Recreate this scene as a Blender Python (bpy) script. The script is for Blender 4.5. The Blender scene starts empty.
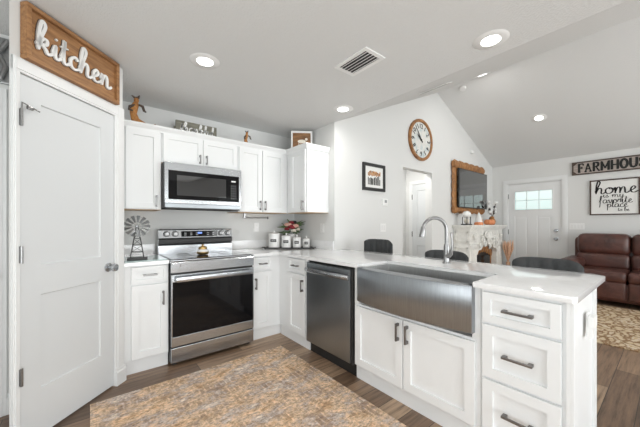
import bpy, bmesh, math, random
from mathutils import Vector, Matrix
random.seed(7)
PI = math.pi
sc = bpy.context.scene
C = sc.collection

# ------------------------------------------------------------------ camera, world, light, exposure
cam = bpy.data.cameras.new('camera'); co = bpy.data.objects.new('camera', cam); C.objects.link(co)
co.location = (0, 0, 1.228); co.rotation_euler = (PI/2, 0, -math.radians(38.84))
cam.sensor_width = 36; cam.lens = 36*285.66/640; cam.shift_y = 10/640; cam.clip_start = .02
sc.camera = co
sc.view_settings.view_transform = 'Standard'; sc.view_settings.look = 'None'
sc.view_settings.gamma = 1; sc.view_settings.exposure = -0.5; sc.view_settings.use_curve_mapping = False
w = bpy.data.worlds.new('world'); sc.world = w; w.use_nodes = True
wn = w.node_tree; bg = wn.nodes['Background']
tc = wn.nodes.new('ShaderNodeTexCoord'); sx = wn.nodes.new('ShaderNodeSeparateXYZ'); rp = wn.nodes.new('ShaderNodeValToRGB')
wn.links.new(tc.outputs['Generated'], sx.inputs[0]); wn.links.new(sx.outputs['Z'], rp.inputs[0]); wn.links.new(rp.outputs[0], bg.inputs[0])
rp.color_ramp.elements[0].position = .0; rp.color_ramp.elements[0].color = (.62, .74, .70, 1)
rp.color_ramp.elements[1].position = .12; rp.color_ramp.elements[1].color = (.92, .97, .96, 1)
bg.inputs[1].default_value = 1.7

def area(name, loc, rot, sx_, sy_, power, col=(1, 1, 1)):
    l = bpy.data.lights.new(name, 'AREA'); l.shape = 'RECTANGLE'; l.size = sx_; l.size_y = sy_; l.energy = power; l.color = col
    o = bpy.data.objects.new(name, l); C.objects.link(o); o.location = loc; o.rotation_euler = rot
    return o
# fill lamps added outside unseen windows behind the camera, tilted up to brighten the ceiling
area('patio_fill', (.3, -3.3, .95), (PI/2+.45, 0, 0), 2.6, 2.0, 165, (.97, .985, 1))
area('living_fill', (4.7, -3.3, 1.2), (PI/2+.45, 0, 0), 3.2, 1.5, 210, (.97, .985, 1))
area('west_fill', (-1.95, .1, 1.2), (PI/2+.45, 0, -PI/2), 2.2, 1.6, 62, (.97, .985, 1))
LAMP_W = 5.5

# ------------------------------------------------------------------ materials
def mat(name, col, rough=.5, metal=0, spec=.5, coat=0, emit=None, es=0):
    m = bpy.data.materials.new(name); m.use_nodes = True; b = m.node_tree.nodes['Principled BSDF']
    b.inputs['Base Color'].default_value = (*col, 1); b.inputs['Roughness'].default_value = rough
    b.inputs['Metallic'].default_value = metal; b.inputs['Specular IOR Level'].default_value = spec
    b.inputs['Coat Weight'].default_value = coat
    if emit: b.inputs['Emission Color'].default_value = (*emit, 1); b.inputs['Emission Strength'].default_value = es
    m.diffuse_color = (*col, 1)
    return m
def nt(m): return m.node_tree.nodes, m.node_tree.links, m.node_tree.nodes['Principled BSDF']
def coords(m, scale=(1, 1, 1), rot=(0, 0, 0)):
    N, L, b = nt(m); t = N.new('ShaderNodeTexCoord'); mp = N.new('ShaderNodeMapping')
    mp.inputs['Scale'].default_value = scale; mp.inputs['Rotation'].default_value = rot
    L.new(t.outputs['Object'], mp.inputs[0]); return mp.outputs[0]
def noise(m, v, scale, detail=4, rough=.6):
    N, L, b = nt(m); n = N.new('ShaderNodeTexNoise'); n.inputs['Scale'].default_value = scale; n.inputs['Detail'].default_value = detail
    n.inputs['Roughness'].default_value = rough; L.new(v, n.inputs['Vector']); return n.outputs['Fac']
def ramp(m, fac, stops):
    N, L, b = nt(m); r = N.new('ShaderNodeValToRGB'); e = r.color_ramp.elements
    while len(e) < len(stops): e.new(.5)
    for i, (p, c) in enumerate(stops): e[i].position = p; e[i].color = (*c, 1)
    L.new(fac, r.inputs[0]); return r.outputs[0]
def mixc(m, f, a, b_, mode='MIX'):
    N, L, b = nt(m); x = N.new('ShaderNodeMix'); x.data_type = 'RGBA'; x.blend_type = mode
    for s, v in ((0, f), (6, a), (7, b_)):
        if hasattr(v, 'links'): L.new(v, x.inputs[s])
        elif isinstance(v, (int, float)): x.inputs[s].default_value = v
        else: x.inputs[s].default_value = (*v, 1)
    return x.outputs[2]
def bump(m, h, strength, dist=.01):
    N, L, b = nt(m); x = N.new('ShaderNodeBump'); x.inputs['Strength'].default_value = strength; x.inputs['Distance'].default_value = dist
    L.new(h, x.inputs['Height']); L.new(x.outputs[0], b.inputs['Normal'])
def base(m, c): N, L, b = nt(m); L.new(c, b.inputs['Base Color'])

M = {}
m = M['wall'] = mat('wall_paint', (.74, .745, .735), .85, spec=.2); bump(m, noise(m, coords(m), 90, 3), .15, .002)
m = M['ceiling'] = mat('ceiling_texture', (.75, .755, .75), .95, spec=.1)
v = coords(m); bump(m, ramp(m, noise(m, v, 75, 3, .55), [(.42, (0, 0, 0)), (.6, (1, 1, 1))]), .4, .0028)
m = M['cab'] = mat('cabinet_paint', (.83, .845, .85), .38); bump(m, noise(m, coords(m), 40, 2), .03, .001)
m = M['trim'] = mat('trim_paint', (.80, .81, .81), .4); bump(m, noise(m, coords(m), 40, 2), .03, .001)
m = M['door'] = mat('door_paint', (.69, .71, .72), .42); bump(m, noise(m, coords(m), 60, 3), .05, .001)
m = M['plate'] = mat('white_plastic', (.85, .85, .84), .35); base(m, ramp(m, noise(m, coords(m), 5), [(0, (.83, .83, .82)), (1, (.87, .87, .86))]))
m = M['quartz'] = mat('white_quartz', (.86, .87, .87), .09, coat=.3)
v = coords(m); base(m, ramp(m, noise(m, v, 3.2, 8, .7), [(0, (.84, .845, .85)), (.46, (.86, .865, .87)), (.5, (.83, .835, .84)), (.54, (.87, .875, .88))]))
def steel(name, col, rough, sc_=(2, 2, 220)):
    m = mat(name, col, rough, 1); v = coords(m, sc_); f = noise(m, v, 6, 3)
    base(m, ramp(m, f, [(.3, tuple(c*.9 for c in col)), (.7, tuple(min(1, c*1.08) for c in col))])); bump(m, f, .05, .001)
    N, L, b = nt(m); b.inputs['Anisotropic'].default_value = .5
    return m
M['steel'] = steel('brushed_stainless', (.50, .52, .54), .27)
M['steel_v'] = steel('brushed_stainless_sink', (.34, .36, .38), .36, (30, 30, 1.2))
M['basin'] = steel('satin_stainless_basin', (.62, .63, .63), .5, (60, 60, 2))
M['steel_dark'] = steel('dark_brushed_stainless', (.30, .32, .335), .3, (220, 220, 2))
M['nickel'] = steel('brushed_nickel', (.30, .30, .30), .33, (20, 20, 20))
M['gunmetal'] = steel('gunmetal_handles', (.22, .21, .205), .35, (20, 20, 20))
M['galv'] = steel('galvanised_metal', (.36, .37, .375), .38, (9, 9, 9))
def plain(key, name, c, r=.5, var=.12, s=8, **k):
    m = M[key] = mat(name, c, r, **k)
    base(m, ramp(m, noise(m, coords(m), s), [(.25, tuple(x*(1-var) for x in c)), (.75, tuple(min(1, x*(1+var)) for x in c))])); return m
plain('blackglass', 'black_glass', (.006, .006, .007), .06, spec=.28)
plain('tvglass', 'screen_glass', (.02, .021, .023), .03, spec=1, coat=1)
plain('black', 'black_plastic', (.02, .02, .02), .4)
plain('fabric', 'charcoal_upholstery', (.032, .035, .037), .5, .25, 60)
plain('ceramic', 'white_ceramic', (.84, .84, .83), .2, .02)
plain('stone', 'carved_cream_plaster', (.82, .81, .77), .6, .12, 14)
plain('teal', 'teal_glass_board', (.42, .53, .52), .08, .06)
plain('orange', 'orange_glaze', (.75, .28, .12), .5)
plain('peach', 'dried_peach_stems', (.72, .45, .3), .9, .3, 30)
plain('green', 'leaf_green', (.07, .12, .04), .6, .3, 30)
plain('red', 'deep_red_petals', (.25, .02, .03), .6, .3, 30)
plain('pink', 'pale_pink_petals', (.72, .43, .36), .6, .2, 30)
plain('cream', 'cream_petals', (.8, .74, .64), .6, .1, 30)
plain('brass', 'aged_brass', (.55, .38, .16), .35, .2, metal=1)
plain('darkwood', 'dark_walnut_stain', (.075, .05, .038), .6, .35, 25)
plain('paper', 'white_print_paper', (.82, .82, .80), .7, .03)
plain('ink', 'black_ink', (.02, .02, .02), .7)
plain('outside', 'porch_siding', (.5, .6, .55), .7)
plain('gap', 'shadow_gap', (.05, .05, .05), .8)
def wood(key, name, a, b_, sc_=(1, 1, 12), s=4, rough=.55):
    m = M[key] = mat(name, a, rough); v = coords(m, sc_); f = noise(m, v, s, 8, .65)
    base(m, ramp(m, f, [(.3, a), (.7, b_)])); bump(m, f, .25, .004)
wood('pine', 'stained_pine', (.20, .09, .035), (.46, .24, .10), (1.5, 12, 12))
wood('rim', 'dark_stained_pine', (.13, .06, .026), (.34, .17, .07), (3, 12, 12))
wood('log', 'rustic_amber_log', (.17, .065, .02), (.50, .24, .085), (4, 4, 4))
wood('barn', 'grey_barn_wood', (.12, .115, .09), (.26, .25, .20), (2, 8, 20))
wood('pinkwood', 'worn_greige_board', (.33, .27, .24), (.62, .55, .50), (2, 3, 18))
wood('underside', 'maple_underside', (.45, .30, .17), (.6, .42, .26))
wood('rust', 'carved_orange_wood', (.20, .07, .02), (.62, .29, .08), (9, 9, 9))
# leather
m = M['leather'] = mat('burgundy_leather', (.10, .030, .022), .38, coat=.1)
v = coords(m); base(m, ramp(m, noise(m, v, 7, 6), [(.3, (.042, .016, .012)), (.7, (.115, .040, .029))])); bump(m, noise(m, v, 12, 6), .35, .02)
# front door glass
m = M['glass'] = mat('obscure_glass', (.9, .97, .96), .12); N, L, b = nt(m); b.inputs['Transmission Weight'].default_value = 1; b.inputs['IOR'].default_value = 1.15
wv = N.new('ShaderNodeTexWave'); wv.bands_direction = 'Y'; wv.inputs['Scale'].default_value = 14; L.new(coords(m), wv.inputs['Vector']); bump(m, wv.outputs['Fac'], .3, .01)
M['clear'] = mat('clear_glass', (1, 1, 1), .02); nt(M['clear'])[2].inputs['Transmission Weight'].default_value = 1; nt(M['clear'])[2].inputs['IOR'].default_value = 1.1
M['lamp'] = mat('lamp_lens', (1, 1, 1), .5, emit=(1, .98, .95), es=7)
M['led'] = mat('blue_display', (.1, .2, .5), .5, emit=(.25, .4, 1), es=1.2)
# floor planks run along X
m = M['floor'] = mat('wood_plank_floor', (.3, .2, .13), .36)
N, L, b = nt(m); v = coords(m)
def bricks(m, v, w_, h_, mort, off=.37):
    N, L, b = nt(m); br = N.new('ShaderNodeTexBrick'); br.offset = off; br.inputs['Scale'].default_value = 1
    br.inputs['Brick Width'].default_value = w_; br.inputs['Row Height'].default_value = h_; br.inputs['Mortar Size'].default_value = mort
    br.inputs['Color1'].default_value = (0, 0, 0, 1); br.inputs['Color2'].default_value = (1, 1, 1, 1); br.inputs['Bias'].default_value = 0
    L.new(v, br.inputs['Vector']); return br
br = bricks(m, v, 1.15, .155, .0022)
plank = ramp(m, br.outputs['Color'], [(0, (.125, .078, .049)), (.35, (.22, .142, .092)), (.7, (.33, .222, .145)), (1, (.46, .33, .225))])
gr = noise(m, coords(m, (1.2, 16, 1)), 2.2, 8, .7)
grain = ramp(m, gr, [(.3, (.35, .32, .30)), (.5, (.95, .94, .93)), (.72, (1.4, 1.36, 1.3))])
col = mixc(m, 1, plank, grain, 'MULTIPLY'); col = mixc(m, br.outputs['Fac'], col, (.04, .03, .022)); base(m, col); bump(m, gr, .1, .003)
# kitchen rug
m = M['rug'] = mat('distressed_rug', (.4, .3, .22), .95, spec=.1)
v = coords(m)
big = noise(m, coords(m, (1.3, 2.2, 1)), 2.6, 10, .78)
c1 = ramp(m, big, [(.30, (.32, .20, .125)), (.40, (.62, .41, .25)), (.47, (.80, .60, .42)), (.52, (.60, .45, .34)), (.56, (.54, .46, .42)), (.62, (.88, .76, .63)), (.70, (.42, .28, .18))])
fn = ramp(m, noise(m, coords(m, (1, 1.6, 1)), 38, 5, .75), [(.32, (.40, .37, .35)), (.5, (1.0, 1.0, 1.0)), (.68, (1.4, 1.36, 1.32))])
c1 = mixc(m, 1, c1, fn, 'MULTIPLY')
wn_ = N.new('ShaderNodeTexNoise'); wn_.inputs['Scale'].default_value = 9; L.new(v, wn_.inputs['Vector'])
va = N.new('ShaderNodeVectorMath'); va.operation = 'MULTIPLY_ADD'; L.new(wn_.outputs['Color'], va.inputs[0]); va.inputs[1].default_value = (.05, .05, 0); L.new(v, va.inputs[2])
br = bricks(m, va.outputs[0], .026, .060, .010, .5)
mask = ramp(m, noise(m, v, 5, 8, .8), [(.46, (0, 0, 0)), (.62, (.65, .65, .65))])
dash = mixc(m, 1, br.outputs['Fac'], mask, 'MULTIPLY')
c1 = mixc(m, dash, c1, (.24, .15, .10)); base(m, c1); bump(m, noise(m, v, 160, 2), .5, .004)
# living rug
m = M['rug2'] = mat('mottled_area_rug', (.6, .48, .33), .95, spec=.1)
v = coords(m); N, L, b = nt(m)
vo = N.new('ShaderNodeTexVoronoi'); vo.feature = 'SMOOTH_F1'; vo.inputs['Scale'].default_value = 11; L.new(coords(m, (1, 1.6, 1)), vo.inputs['Vector'])
f = mixc(m, .5, vo.outputs['Distance'], noise(m, v, 16, 6, .75))
base(m, ramp(m, f, [(.26, (.66, .55, .40)), (.42, (.60, .47, .31)), (.46, (.24, .14, .075)), (.52, (.36, .23, .13)), (.56, (.70, .61, .47)), (.66, (.52, .36, .2))])); bump(m, noise(m, v, 120, 2), .5, .005)

# ------------------------------------------------------------------ mesh helper
class MB:
    def __init__(s): s.bm = bmesh.new()
    def box(s, x0, x1, y0, y1, z0, z1, bev=0, seg=2):
        r = bmesh.ops.create_cube(s.bm, size=1)['verts']
        for v in r: v.co = Vector(((x0+x1)/2+v.co.x*(x1-x0), (y0+y1)/2+v.co.y*(y1-y0), (z0+z1)/2+v.co.z*(z1-z0)))
        if bev:
            es = list({e for v in r for e in v.link_edges})
            bmesh.ops.bevel(s.bm, geom=es, offset=bev, segments=seg, profile=.6, affect='EDGES')
        return s
    def tube(s, pts, r, seg=10, closed=False, flat=None):
        pts = [Vector(p) for p in pts]; n = len(pts); rs = r if isinstance(r, (list, tuple)) else [r]*n
        rings = []; up = None
        for i, p in enumerate(pts):
            a = pts[(i-1) % n] if (closed or i > 0) else p; b_ = pts[(i+1) % n] if (closed or i < n-1) else p
            t = (b_-a).normalized()
            if up is None:
                up = Vector((0, 0, 1)) if abs(t.z) < .9 else Vector((1, 0, 0))
            u = (up - t*up.dot(t)).normalized(); up = u; q = t.cross(u)
            rings.append([s.bm.verts.new(p + (u*math.cos(2*PI*k/seg) + q*math.sin(2*PI*k/seg))*rs[i]) for k in range(seg)])
        for i in range(n if closed else n-1):
            A, B = rings[i], rings[(i+1) % n]
            for k in range(seg): s.bm.faces.new((A[k], A[(k+1) % seg], B[(k+1) % seg], B[k]))
        if not closed: s.bm.faces.new(rings[0][::-1]); s.bm.faces.new(rings[-1])
        return s
    def lathe(s, prof, loc=(0, 0, 0), seg=24, axis='Z', sq=(1, 1)):
        rings = []
        for r, h in prof:
            ring = []
            for k in range(seg):
                a = 2*PI*k/seg; x, y = r*math.cos(a)*sq[0], r*math.sin(a)*sq[1]
                p = (x, y, h) if axis == 'Z' else ((x, -h, y) if axis == 'Y' else (h, x, y))
                ring.append(s.bm.verts.new(Vector(p)+Vector(loc)))
            rings.append(ring)
        for A, B in zip(rings, rings[1:]):
            for k in range(seg): s.bm.faces.new((A[k], A[(k+1) % seg], B[(k+1) % seg], B[k]))
        s.bm.faces.new(rings[0][::-1]); s.bm.faces.new(rings[-1]); return s
    def prism(s, poly, a0, a1, plane='XY'):
        def P(u, v, a): return (u, v, a) if plane == 'XY' else ((u, a, v) if plane == 'XZ' else (a, u, v))
        A = [s.bm.verts.new(P(u, v, a0)) for u, v in poly]; B = [s.bm.verts.new(P(u, v, a1)) for u, v in poly]; n = len(poly)
        s.bm.faces.new(A[::-1]); s.bm.faces.new(B)
        for i in range(n): s.bm.faces.new((A[i], A[(i+1) % n], B[(i+1) % n], B[i]))
        return s
    def ball(s, loc, r, sc_=(1, 1, 1), sub=3, lump=0):
        vs = bmesh.ops.create_icosphere(s.bm, subdivisions=sub, radius=r)['verts']
        for v in vs:
            k = 1+lump*math.sin(v.co.x/r*5+loc[0]*40)*math.cos(v.co.y/r*4+loc[1]*30+v.co.z/r*6)
            v.co = Vector((v.co.x*sc_[0]*k+loc[0], v.co.y*sc_[1]*k+loc[1], v.co.z*sc_[2]*k+loc[2]))
        return s
    def loops(s, rings, cap0=True, cap1=True):
        R = [[s.bm.verts.new(p) for p in r] for r in rings]; n = len(R[0])
        for A, B in zip(R, R[1:]):
            for k in range(n): s.bm.faces.new((A[k], A[(k+1) % n], B[(k+1) % n], B[k]))
        if cap0: s.bm.faces.new(R[0][::-1])
        if cap1: s.bm.faces.new(R[-1])
        return s
    def panel(s, x0, x1, z0, z1, t=.019, rail=.055, dep=.013, y=0):
        """framed slab: back at y, front at y-t, recessed centre"""
        def rc(i, yy): return [(x0+i, yy, z0+i), (x1-i, yy, z0+i), (x1-i, yy, z1-i), (x0+i, yy, z1-i)]
        f = y-t
        return s.loops([rc(0, y), rc(0, f+.0015), rc(.0015, f), rc(rail, f), rc(rail+.0015, f+dep), rc(rail+.006, f+dep)])
    def done(s, name, material, parent=None, smooth=None, loc=None):
        bmesh.ops.recalc_face_normals(s.bm, faces=s.bm.faces)
        me = bpy.data.meshes.new(name); s.bm.to_mesh(me); s.bm.free()
        me.materials.append(M[material] if isinstance(material, str) else material)
        if smooth is not None:
            for p in me.polygons: p.use_smooth = True
            me.set_sharp_from_angle(angle=math.radians(smooth))
        o = bpy.data.objects.new(name, me); C.objects.link(o); o.parent = parent
        if loc: o.location = loc
        return o
def tag(o, label, cat, group=None, kind=None):
    o['label'] = label; o['category'] = cat
    if group: o['group'] = group
    if kind: o['kind'] = kind
    return o
def thing(name, label, cat, loc=(0, 0, 0), rz=0, group=None):
    o = bpy.data.objects.new(name, None); C.objects.link(o); o.empty_display_size = .05
    o.location = loc; o.rotation_euler = (0, 0, rz); return tag(o, label, cat, group)
def setting(name, loc=(0, 0, 0), rz=0):
    o = bpy.data.objects.new(name, None); C.objects.link(o); o.location = loc; o.rotation_euler = (0, 0, rz); o['kind'] = 'structure'; return o
def struct(name, mb, material, loc=None, rz=0):
    o = mb.done(name, material); o['kind'] = 'structure'
    if loc: o.location = loc
    o.rotation_euler = (0, 0, rz)
    return o
def kids(o): return [c for c in C.objects if c.parent == o]
def dup(root, loc, rz=0, label=None, scale=None):
    def rec(o, par):
        c = o.copy(); C.objects.link(c); c.parent = par
        for k in kids(o): rec(k, c)
        return c
    r = rec(root, None); r.location = loc; r.rotation_euler = (0, 0, rz)
    if scale: r.scale = scale
    if label: r['label'] = label
    return r
def text_mesh(txt, size, depth):
    cu = bpy.data.curves.new('t', 'FONT'); cu.body = txt; cu.size = size; cu.extrude = depth; cu.align_x = 'CENTER'; cu.align_y = 'CENTER'
    o = bpy.data.objects.new('t', cu); me = bpy.data.meshes.new_from_object(o); bpy.data.objects.remove(o); bpy.data.curves.remove(cu); return me

# ------------------------------------------------------------------ setting
X0, XS, XR, XD = -1.6, 2.277, 4.633, 6.985
YS, YW, YB = 2.551, 3.42, -3.0
ZC, ZR, ZE = 2.44, 3.468, 2.47
struct('floor', MB().box(X0-.15, XD+.15, YB-.15, 4.2, -.08, 0), 'floor')
cl = MB()
cl.prism([(X0-.15, ZC), (XS, ZC), (XR, ZR), (XD, ZE), (XD+.15, ZE-.06), (XD+.15, ZE+.08), (XR, ZR+.12), (XS, ZC+.12), (X0-.15, ZC+.12)], YB-.15, YS+.121, 'XZ')
cl.box(X0-.15, XS+.2, YS+.121, 3.6, ZC, ZC+.12)
cl.box(XS+.2, 5.3, YS+.121, 3.75, 2.44, 2.5)
struct('ceiling', cl, 'ceiling')
struct('wall_back', MB().box(.1, XS+.12, YW, YW+.12, 0, ZC), 'wall')
struct('wall_stub', MB().box(XS, XS+.12, YS+.12, YW, 0, ZC), 'wall')
ox0, ox1, oz = 3.645, 4.46, 2.074
struct('wall_gable', MB().prism([(XS, 0), (ox0, 0), (ox0, oz), (ox1, oz), (ox1, 0), (XD, 0), (XD, ZE), (XR, ZR), (XS, ZC)], YS, YS+.12, 'XZ'), 'wall')
# hall behind the opening
struct('wall_hall_left', MB().box(3.2, 3.3, YS+.12, 3.6, 0, 2.44), 'wall')
struct('wall_hall_back', MB().box(3.3, 5.0, 3.42, 3.52, 0, 2.44), 'wall')
struct('wall_hall_right', MB().box(5.0, 5.1, YS+.12, 3.52, 0, 2.44), 'wall')
# east wall with a hole for the front door
fy0, fy1, fz = 1.345, 2.245, 2.06
struct('wall_east', MB().box(XD, XD+.15, YB-.15, fy0, 0, ZE).box(XD, XD+.15, fy1, YS+.12, 0, ZE).box(XD, XD+.15, fy0, fy1, fz, ZE), 'wall')
# south wall with windows
def holed(x0, x1, z1, holes):   # wall strip along X with rectangular openings
    mb = MB(); cur = x0
    for a, b_, c, d in holes:
        mb.box(cur, a, YB-.12, YB, 0, z1)
        if c > 0: mb.box(a, b_, YB-.12, YB, 0, c)
        mb.box(a, b_, YB-.12, YB, d, z1); cur = b_
    mb.box(cur, x1, YB-.12, YB, 0, z1); return mb
sw = holed(X0-.12, XD, 2.44, [(-1.0, 1.6, .02, 2.1), (3.1, 4.6, .7, 2.1), (4.8, 6.3, .7, 2.1)])
sw.prism([(XS, 2.44), (XD, 2.44), (XD, ZE), (XR, ZR)], YB-.12, YB, 'XZ')
struct('wall_south', sw, 'wall')
struct('wall_west', MB().box(X0-.12, X0, YB, -1, 0, ZC).box(X0-.12, X0, 1.2, 2.8, 0, ZC).box(X0-.12, X0, -1, 1.2, 0, .6).box(X0-.12, X0, -1, 1.2, 2.2, ZC), 'wall')
def window(n, a, b_, c, d, axis='X', cols=2, rows=3):
    r = setting('window_%d' % n); f = MB(); y0, y1 = YB-.09, YB-.04
    def bx(mb, u0, u1, z0, z1, q0=y0, q1=y1):
        if axis == 'X': mb.box(u0, u1, q0, q1, z0, z1)
        else: mb.box(X0-.09, X0-.04, u0, u1, z0, z1)
    bx(f, a, b_, c, c+.05); bx(f, a, b_, d-.05, d); bx(f, a, a+.05, c+.05, d-.05); bx(f, b_-.05, b_, c+.05, d-.05)
    f.done('window_frame', 'trim', r); g = MB()
    for i in range(1, cols): u = a+(b_-a)*i/cols; bx(g, u-.012, u+.012, c+.05, d-.05)
    for i in range(1, rows): z = c+(d-c)*i/rows; bx(g, a+.05, b_-.05, z-.011, z+.011)
    g.done('muntin', 'trim', r)
window(1, -1.0, 1.6, .02, 2.1, 'X', 2, 1); window(2, 3.1, 4.6, .7, 2.1); window(3, 4.8, 6.3, .7, 2.1); window(4, -1, 1.2, .6, 2.2, 'Y')

# pantry: diagonal wall from A to Cc, facing the camera
A = Vector((-.33, 2.19, 0)); R45 = PI/4; DL = .7495
pw = MB()
pw.prism([(0, 0), (.037, 0), (.037, .037)], 0, ZC); pw.box(.66, DL, 0, .1, 0, ZC); pw.prism([(.037, 0), (.66, 0), (.66, .1), (.1, .1), (.037, .037)], 2.042, ZC)
struct('wall_pantry', pw, 'wall', A, R45)
struct('wall_pantry_return', MB().box(.1, .2, 2.73, YW, 0, ZC), 'wall')
struct('wall_pantry_side', MB().box(-.33, -.25, 2.28, 2.7, 0, ZC), 'wall')
struct('wall_left', MB().box(X0, -.25, 2.7, 2.8, 0, ZC), 'wall')
# casing with mitred-looking steps around the pantry door
def casing(mb, x0, x1, z1, cw, t=.018, wl=None, wr=None):
    wl = wl or cw; wr = wr or cw
    for a, b_ in ((x0-wl, x0), (x1, x1+wr)):
        mb.box(a, b_, -t, 0, 0, z1+cw, .003); mb.box(a+.25*(b_-a), b_-.02, -t-.005, -t+.002, .0, z1+cw-.012, .002)
    mb.box(x0-wl, x1+wr, -t-.001, 0, z1, z1+cw, .003); mb.box(x0-.02, x1+.02, -t-.006, -t+.002, z1+.012, z1+cw-.012, .002)
    return mb
t1 = casing(MB(), .037, .66, 2.042, .078, wl=.032, wr=.085)
struct('trim_1', t1, 'trim', A, R45)
d1 = setting('door_1', A + Vector((.0, 0, 0)), R45)
lf = MB()
def leaf(mb, x0, x1, z0, z1, panels, t=.036, y=0.0, dep=.010):
    """door leaf, front at y facing -y, with recessed panels in a column layout"""
    mb.box(x0, x1, y+.012, y+t, z0, z1, .001)
    zs = sorted({z0, z1} | {p[2] for p in panels} | {p[3] for p in panels})
    xs = sorted({x0, x1} | {p[0] for p in panels} | {p[1] for p in panels})
    bm = mb.bm
    for i in range(len(xs)-1):
        for j in range(len(zs)-1):
            cx, cz = (xs[i]+xs[i+1])/2, (zs[j]+zs[j+1])/2
            inside = any(p[0] < cx < p[1] and p[2] < cz < p[3] for p in panels)
            if not inside:
                mb.box(xs[i], xs[i+1], y, y+.0125, zs[j], zs[j+1])
    for (a, b_, c, d) in panels:
        def rc(i, yy): return [(a+i, yy, c+i), (b_-i, yy, c+i), (b_-i, yy, d-i), (a+i, yy, d-i)]
        mb.loops([rc(0, y+.0005), rc(.005, y+dep), rc(.02, y+dep)], False, True)
    return mb
lf = leaf(MB(), .040, .657, .012, 2.038, [(.15, .547, .99, 1.912), (.15, .547, .28, .82)], y=-.005)
lf.done('door_leaf', 'door', d1)
for z in (1.80, 1.06, .40):
    h = MB().box(.030, .042, -.021, -.004, z-.045, z+.045, .002).tube([(.037, -.026, z-.047), (.037, -.026, z+.047)], .0065)
    h.done('hinge', 'nickel', d1, 40)
kb = MB().lathe([(.032, 0), (.032, .006), (.013, .012), (.012, .032), (.024, .040), (.029, .052), (.026, .064), (.012, .069)], (.607, -.006, .905), 20, 'Y').done('door_knob', 'steel', d1, 40)
MB().tube([(.04, -.024, 1.84), (.04, -.026, 1.88), (.075, -.03, 1.87), (.12, -.034, 1.858)], .004).box(.06, .09, -.036, -.022, 1.852, 1.872, .005).done('flip_latch', 'nickel', d1, 40)
# baseboards
def bb(name, L_, loc, rz=0, h=.13):
    mb = MB().prism([(0, 0), (-.015, 0), (-.015, h-.03), (-.009, h-.02), (-.009, h-.008), (-.004, h), (0, h)], 0, L_, 'YZ')
    return struct(name, mb, 'trim', loc, rz)
bb('baseboard_pantry', .09, A+Vector((.0+.66*.7071+.06*.0, .66*.7071, 0)) + Vector((.012, -.012, 0)), R45)
bb('baseboard_left', 1.2, (X0, 2.7, 0)); bb('baseboard_gable', 1.36, (XS, YS, 0)); bb('baseboard_gable_far', 2.5, (ox1, YS, 0))
bb('baseboard_east', 1.25+3, (XD, 1.25, 0), -PI/2); bb('baseboard_east_corner', .2, (XD, YS, 0), -PI/2); bb('baseboard_hall', 1.7, (3.3, 3.42, 0))
# front door (faces -x): local x runs south from y=fy1
d2 = setting('door_2', (XD, fy1, 0), -PI/2)
W_ = fy1-fy0
tr = casing(MB(), 0, W_, fz, .085); struct('trim_2', tr, 'trim', (XD, fy1, 0), -PI/2)
MB().box(0, .012, 0, .14, 0, fz).box(W_-.012, W_, 0, .14, 0, fz).box(.012, W_-.012, 0, .14, fz-.012, fz).done('door_jamb', 'trim', d2)
g0, g1, gz0, gz1 = .125, .748, 1.52, 1.887
dl = MB()
x0, x1 = .014, W_-.014
for a, b_, c, d in ((x0, g0, .012, 2.045), (g1, x1, .012, 2.045), (g0, g1, gz1, 2.045), (g0, g1, 1.38, gz0), (g0, g1, .012, .25), (.36, .51, .25, 1.38)):
    dl.box(a, b_, .012, .055, c, d)
dl.box(g0, .36, .024, .055, .25, 1.38).box(.51, g1, .024, .055, .25, 1.38)
for a, b_ in ((g0, .36), (.51, g1)): dl.box(a+.035, b_-.035, .016, .03, .285, 1.345, .004)
dl.done('door_leaf', 'trim', d2)
fr = MB()
fr.box(g0-.02, g1+.02, .002, .013, gz0-.02, gz0, .002).box(g0-.02, g1+.02, .002, .013, gz1, gz1+.02, .002).box(g0-.02, g0, .002, .013, gz0, gz1, .002).box(g1, g1+.02, .002, .013, gz0, gz1, .002)
for i in (1, 2): u = g0+(g1-g0)*i/3; fr.box(u-.006, u+.006, .008, .03, gz0, gz1, .002)
fr.box(g0, g1, .008, .03, (gz0+gz1)/2-.006, (gz0+gz1)/2+.006, .002)
fr.done('window_grille', 'trim', d2); MB().box(g0, g1, .034, .04, gz0, gz1).done('glass_pane', 'glass', d2)
for z, r_ in ((1.09, .03), (.93, .033)):
    MB().lathe([(r_, 0), (r_, .008), (.014, .014), (.013, .03), (.026, .038), (.03, .055), (.02, .064)], (x1-.07, .012, z), 18, 'Y').done('door_knob', 'steel', d2, 40)
for z in (.3, 1.05, 1.8): MB().box(.004, .014, -.006, .012, z-.05, z+.05).done('hinge', 'nickel', d2)
# hall door (faces -x on the hall's right wall)
d3 = setting('door_3', (5.0, 3.27, 0), -PI/2)
leaf(MB(), .0, .58, .01, 1.99, [(.1, .48, .95, 1.87), (.1, .48, .25, .8)], y=-.012).done('door_leaf', 'door', d3)
for z in (.3, 1.02, 1.75): MB().box(-.012, .006, -.018, -.004, z-.05, z+.05).done('hinge', 'gunmetal', d3)
struct('trim_3', casing(MB(), 0, .58, 1.995, .07, wr=.001), 'trim', (5.0, 3.27, 0), -PI/2)
# half-seen door left of the pantry
d4 = setting('door_4', (-1.055, 2.7, 0), 0)
dl = MB().box(0, .10, -.012, .0, .01, 2.03).box(.55, .585, -.012, 0, .01, 2.03).box(.1, .55, -.012, 0, .01, .42).box(.1, .55, -.012, 0, 1.22, 2.03)
dl.done('door_leaf', 'door', d4); MB().box(.1, .55, -.006, -.001, .42, 1.22).done('glass_pane', 'blackglass', d4)
MB().lathe([(.028, 0), (.028, .006), (.012, .012), (.012, .03), (.026, .042), (.026, .056), (.012, .062)], (.578, -.012, .9), 18, 'Y').done('door_knob', 'nickel', d4, 40)
struct('trim_4', casing(MB(), 0, .585, 2.035, .055), 'trim', (-1.055, 2.7, 0))

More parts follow.
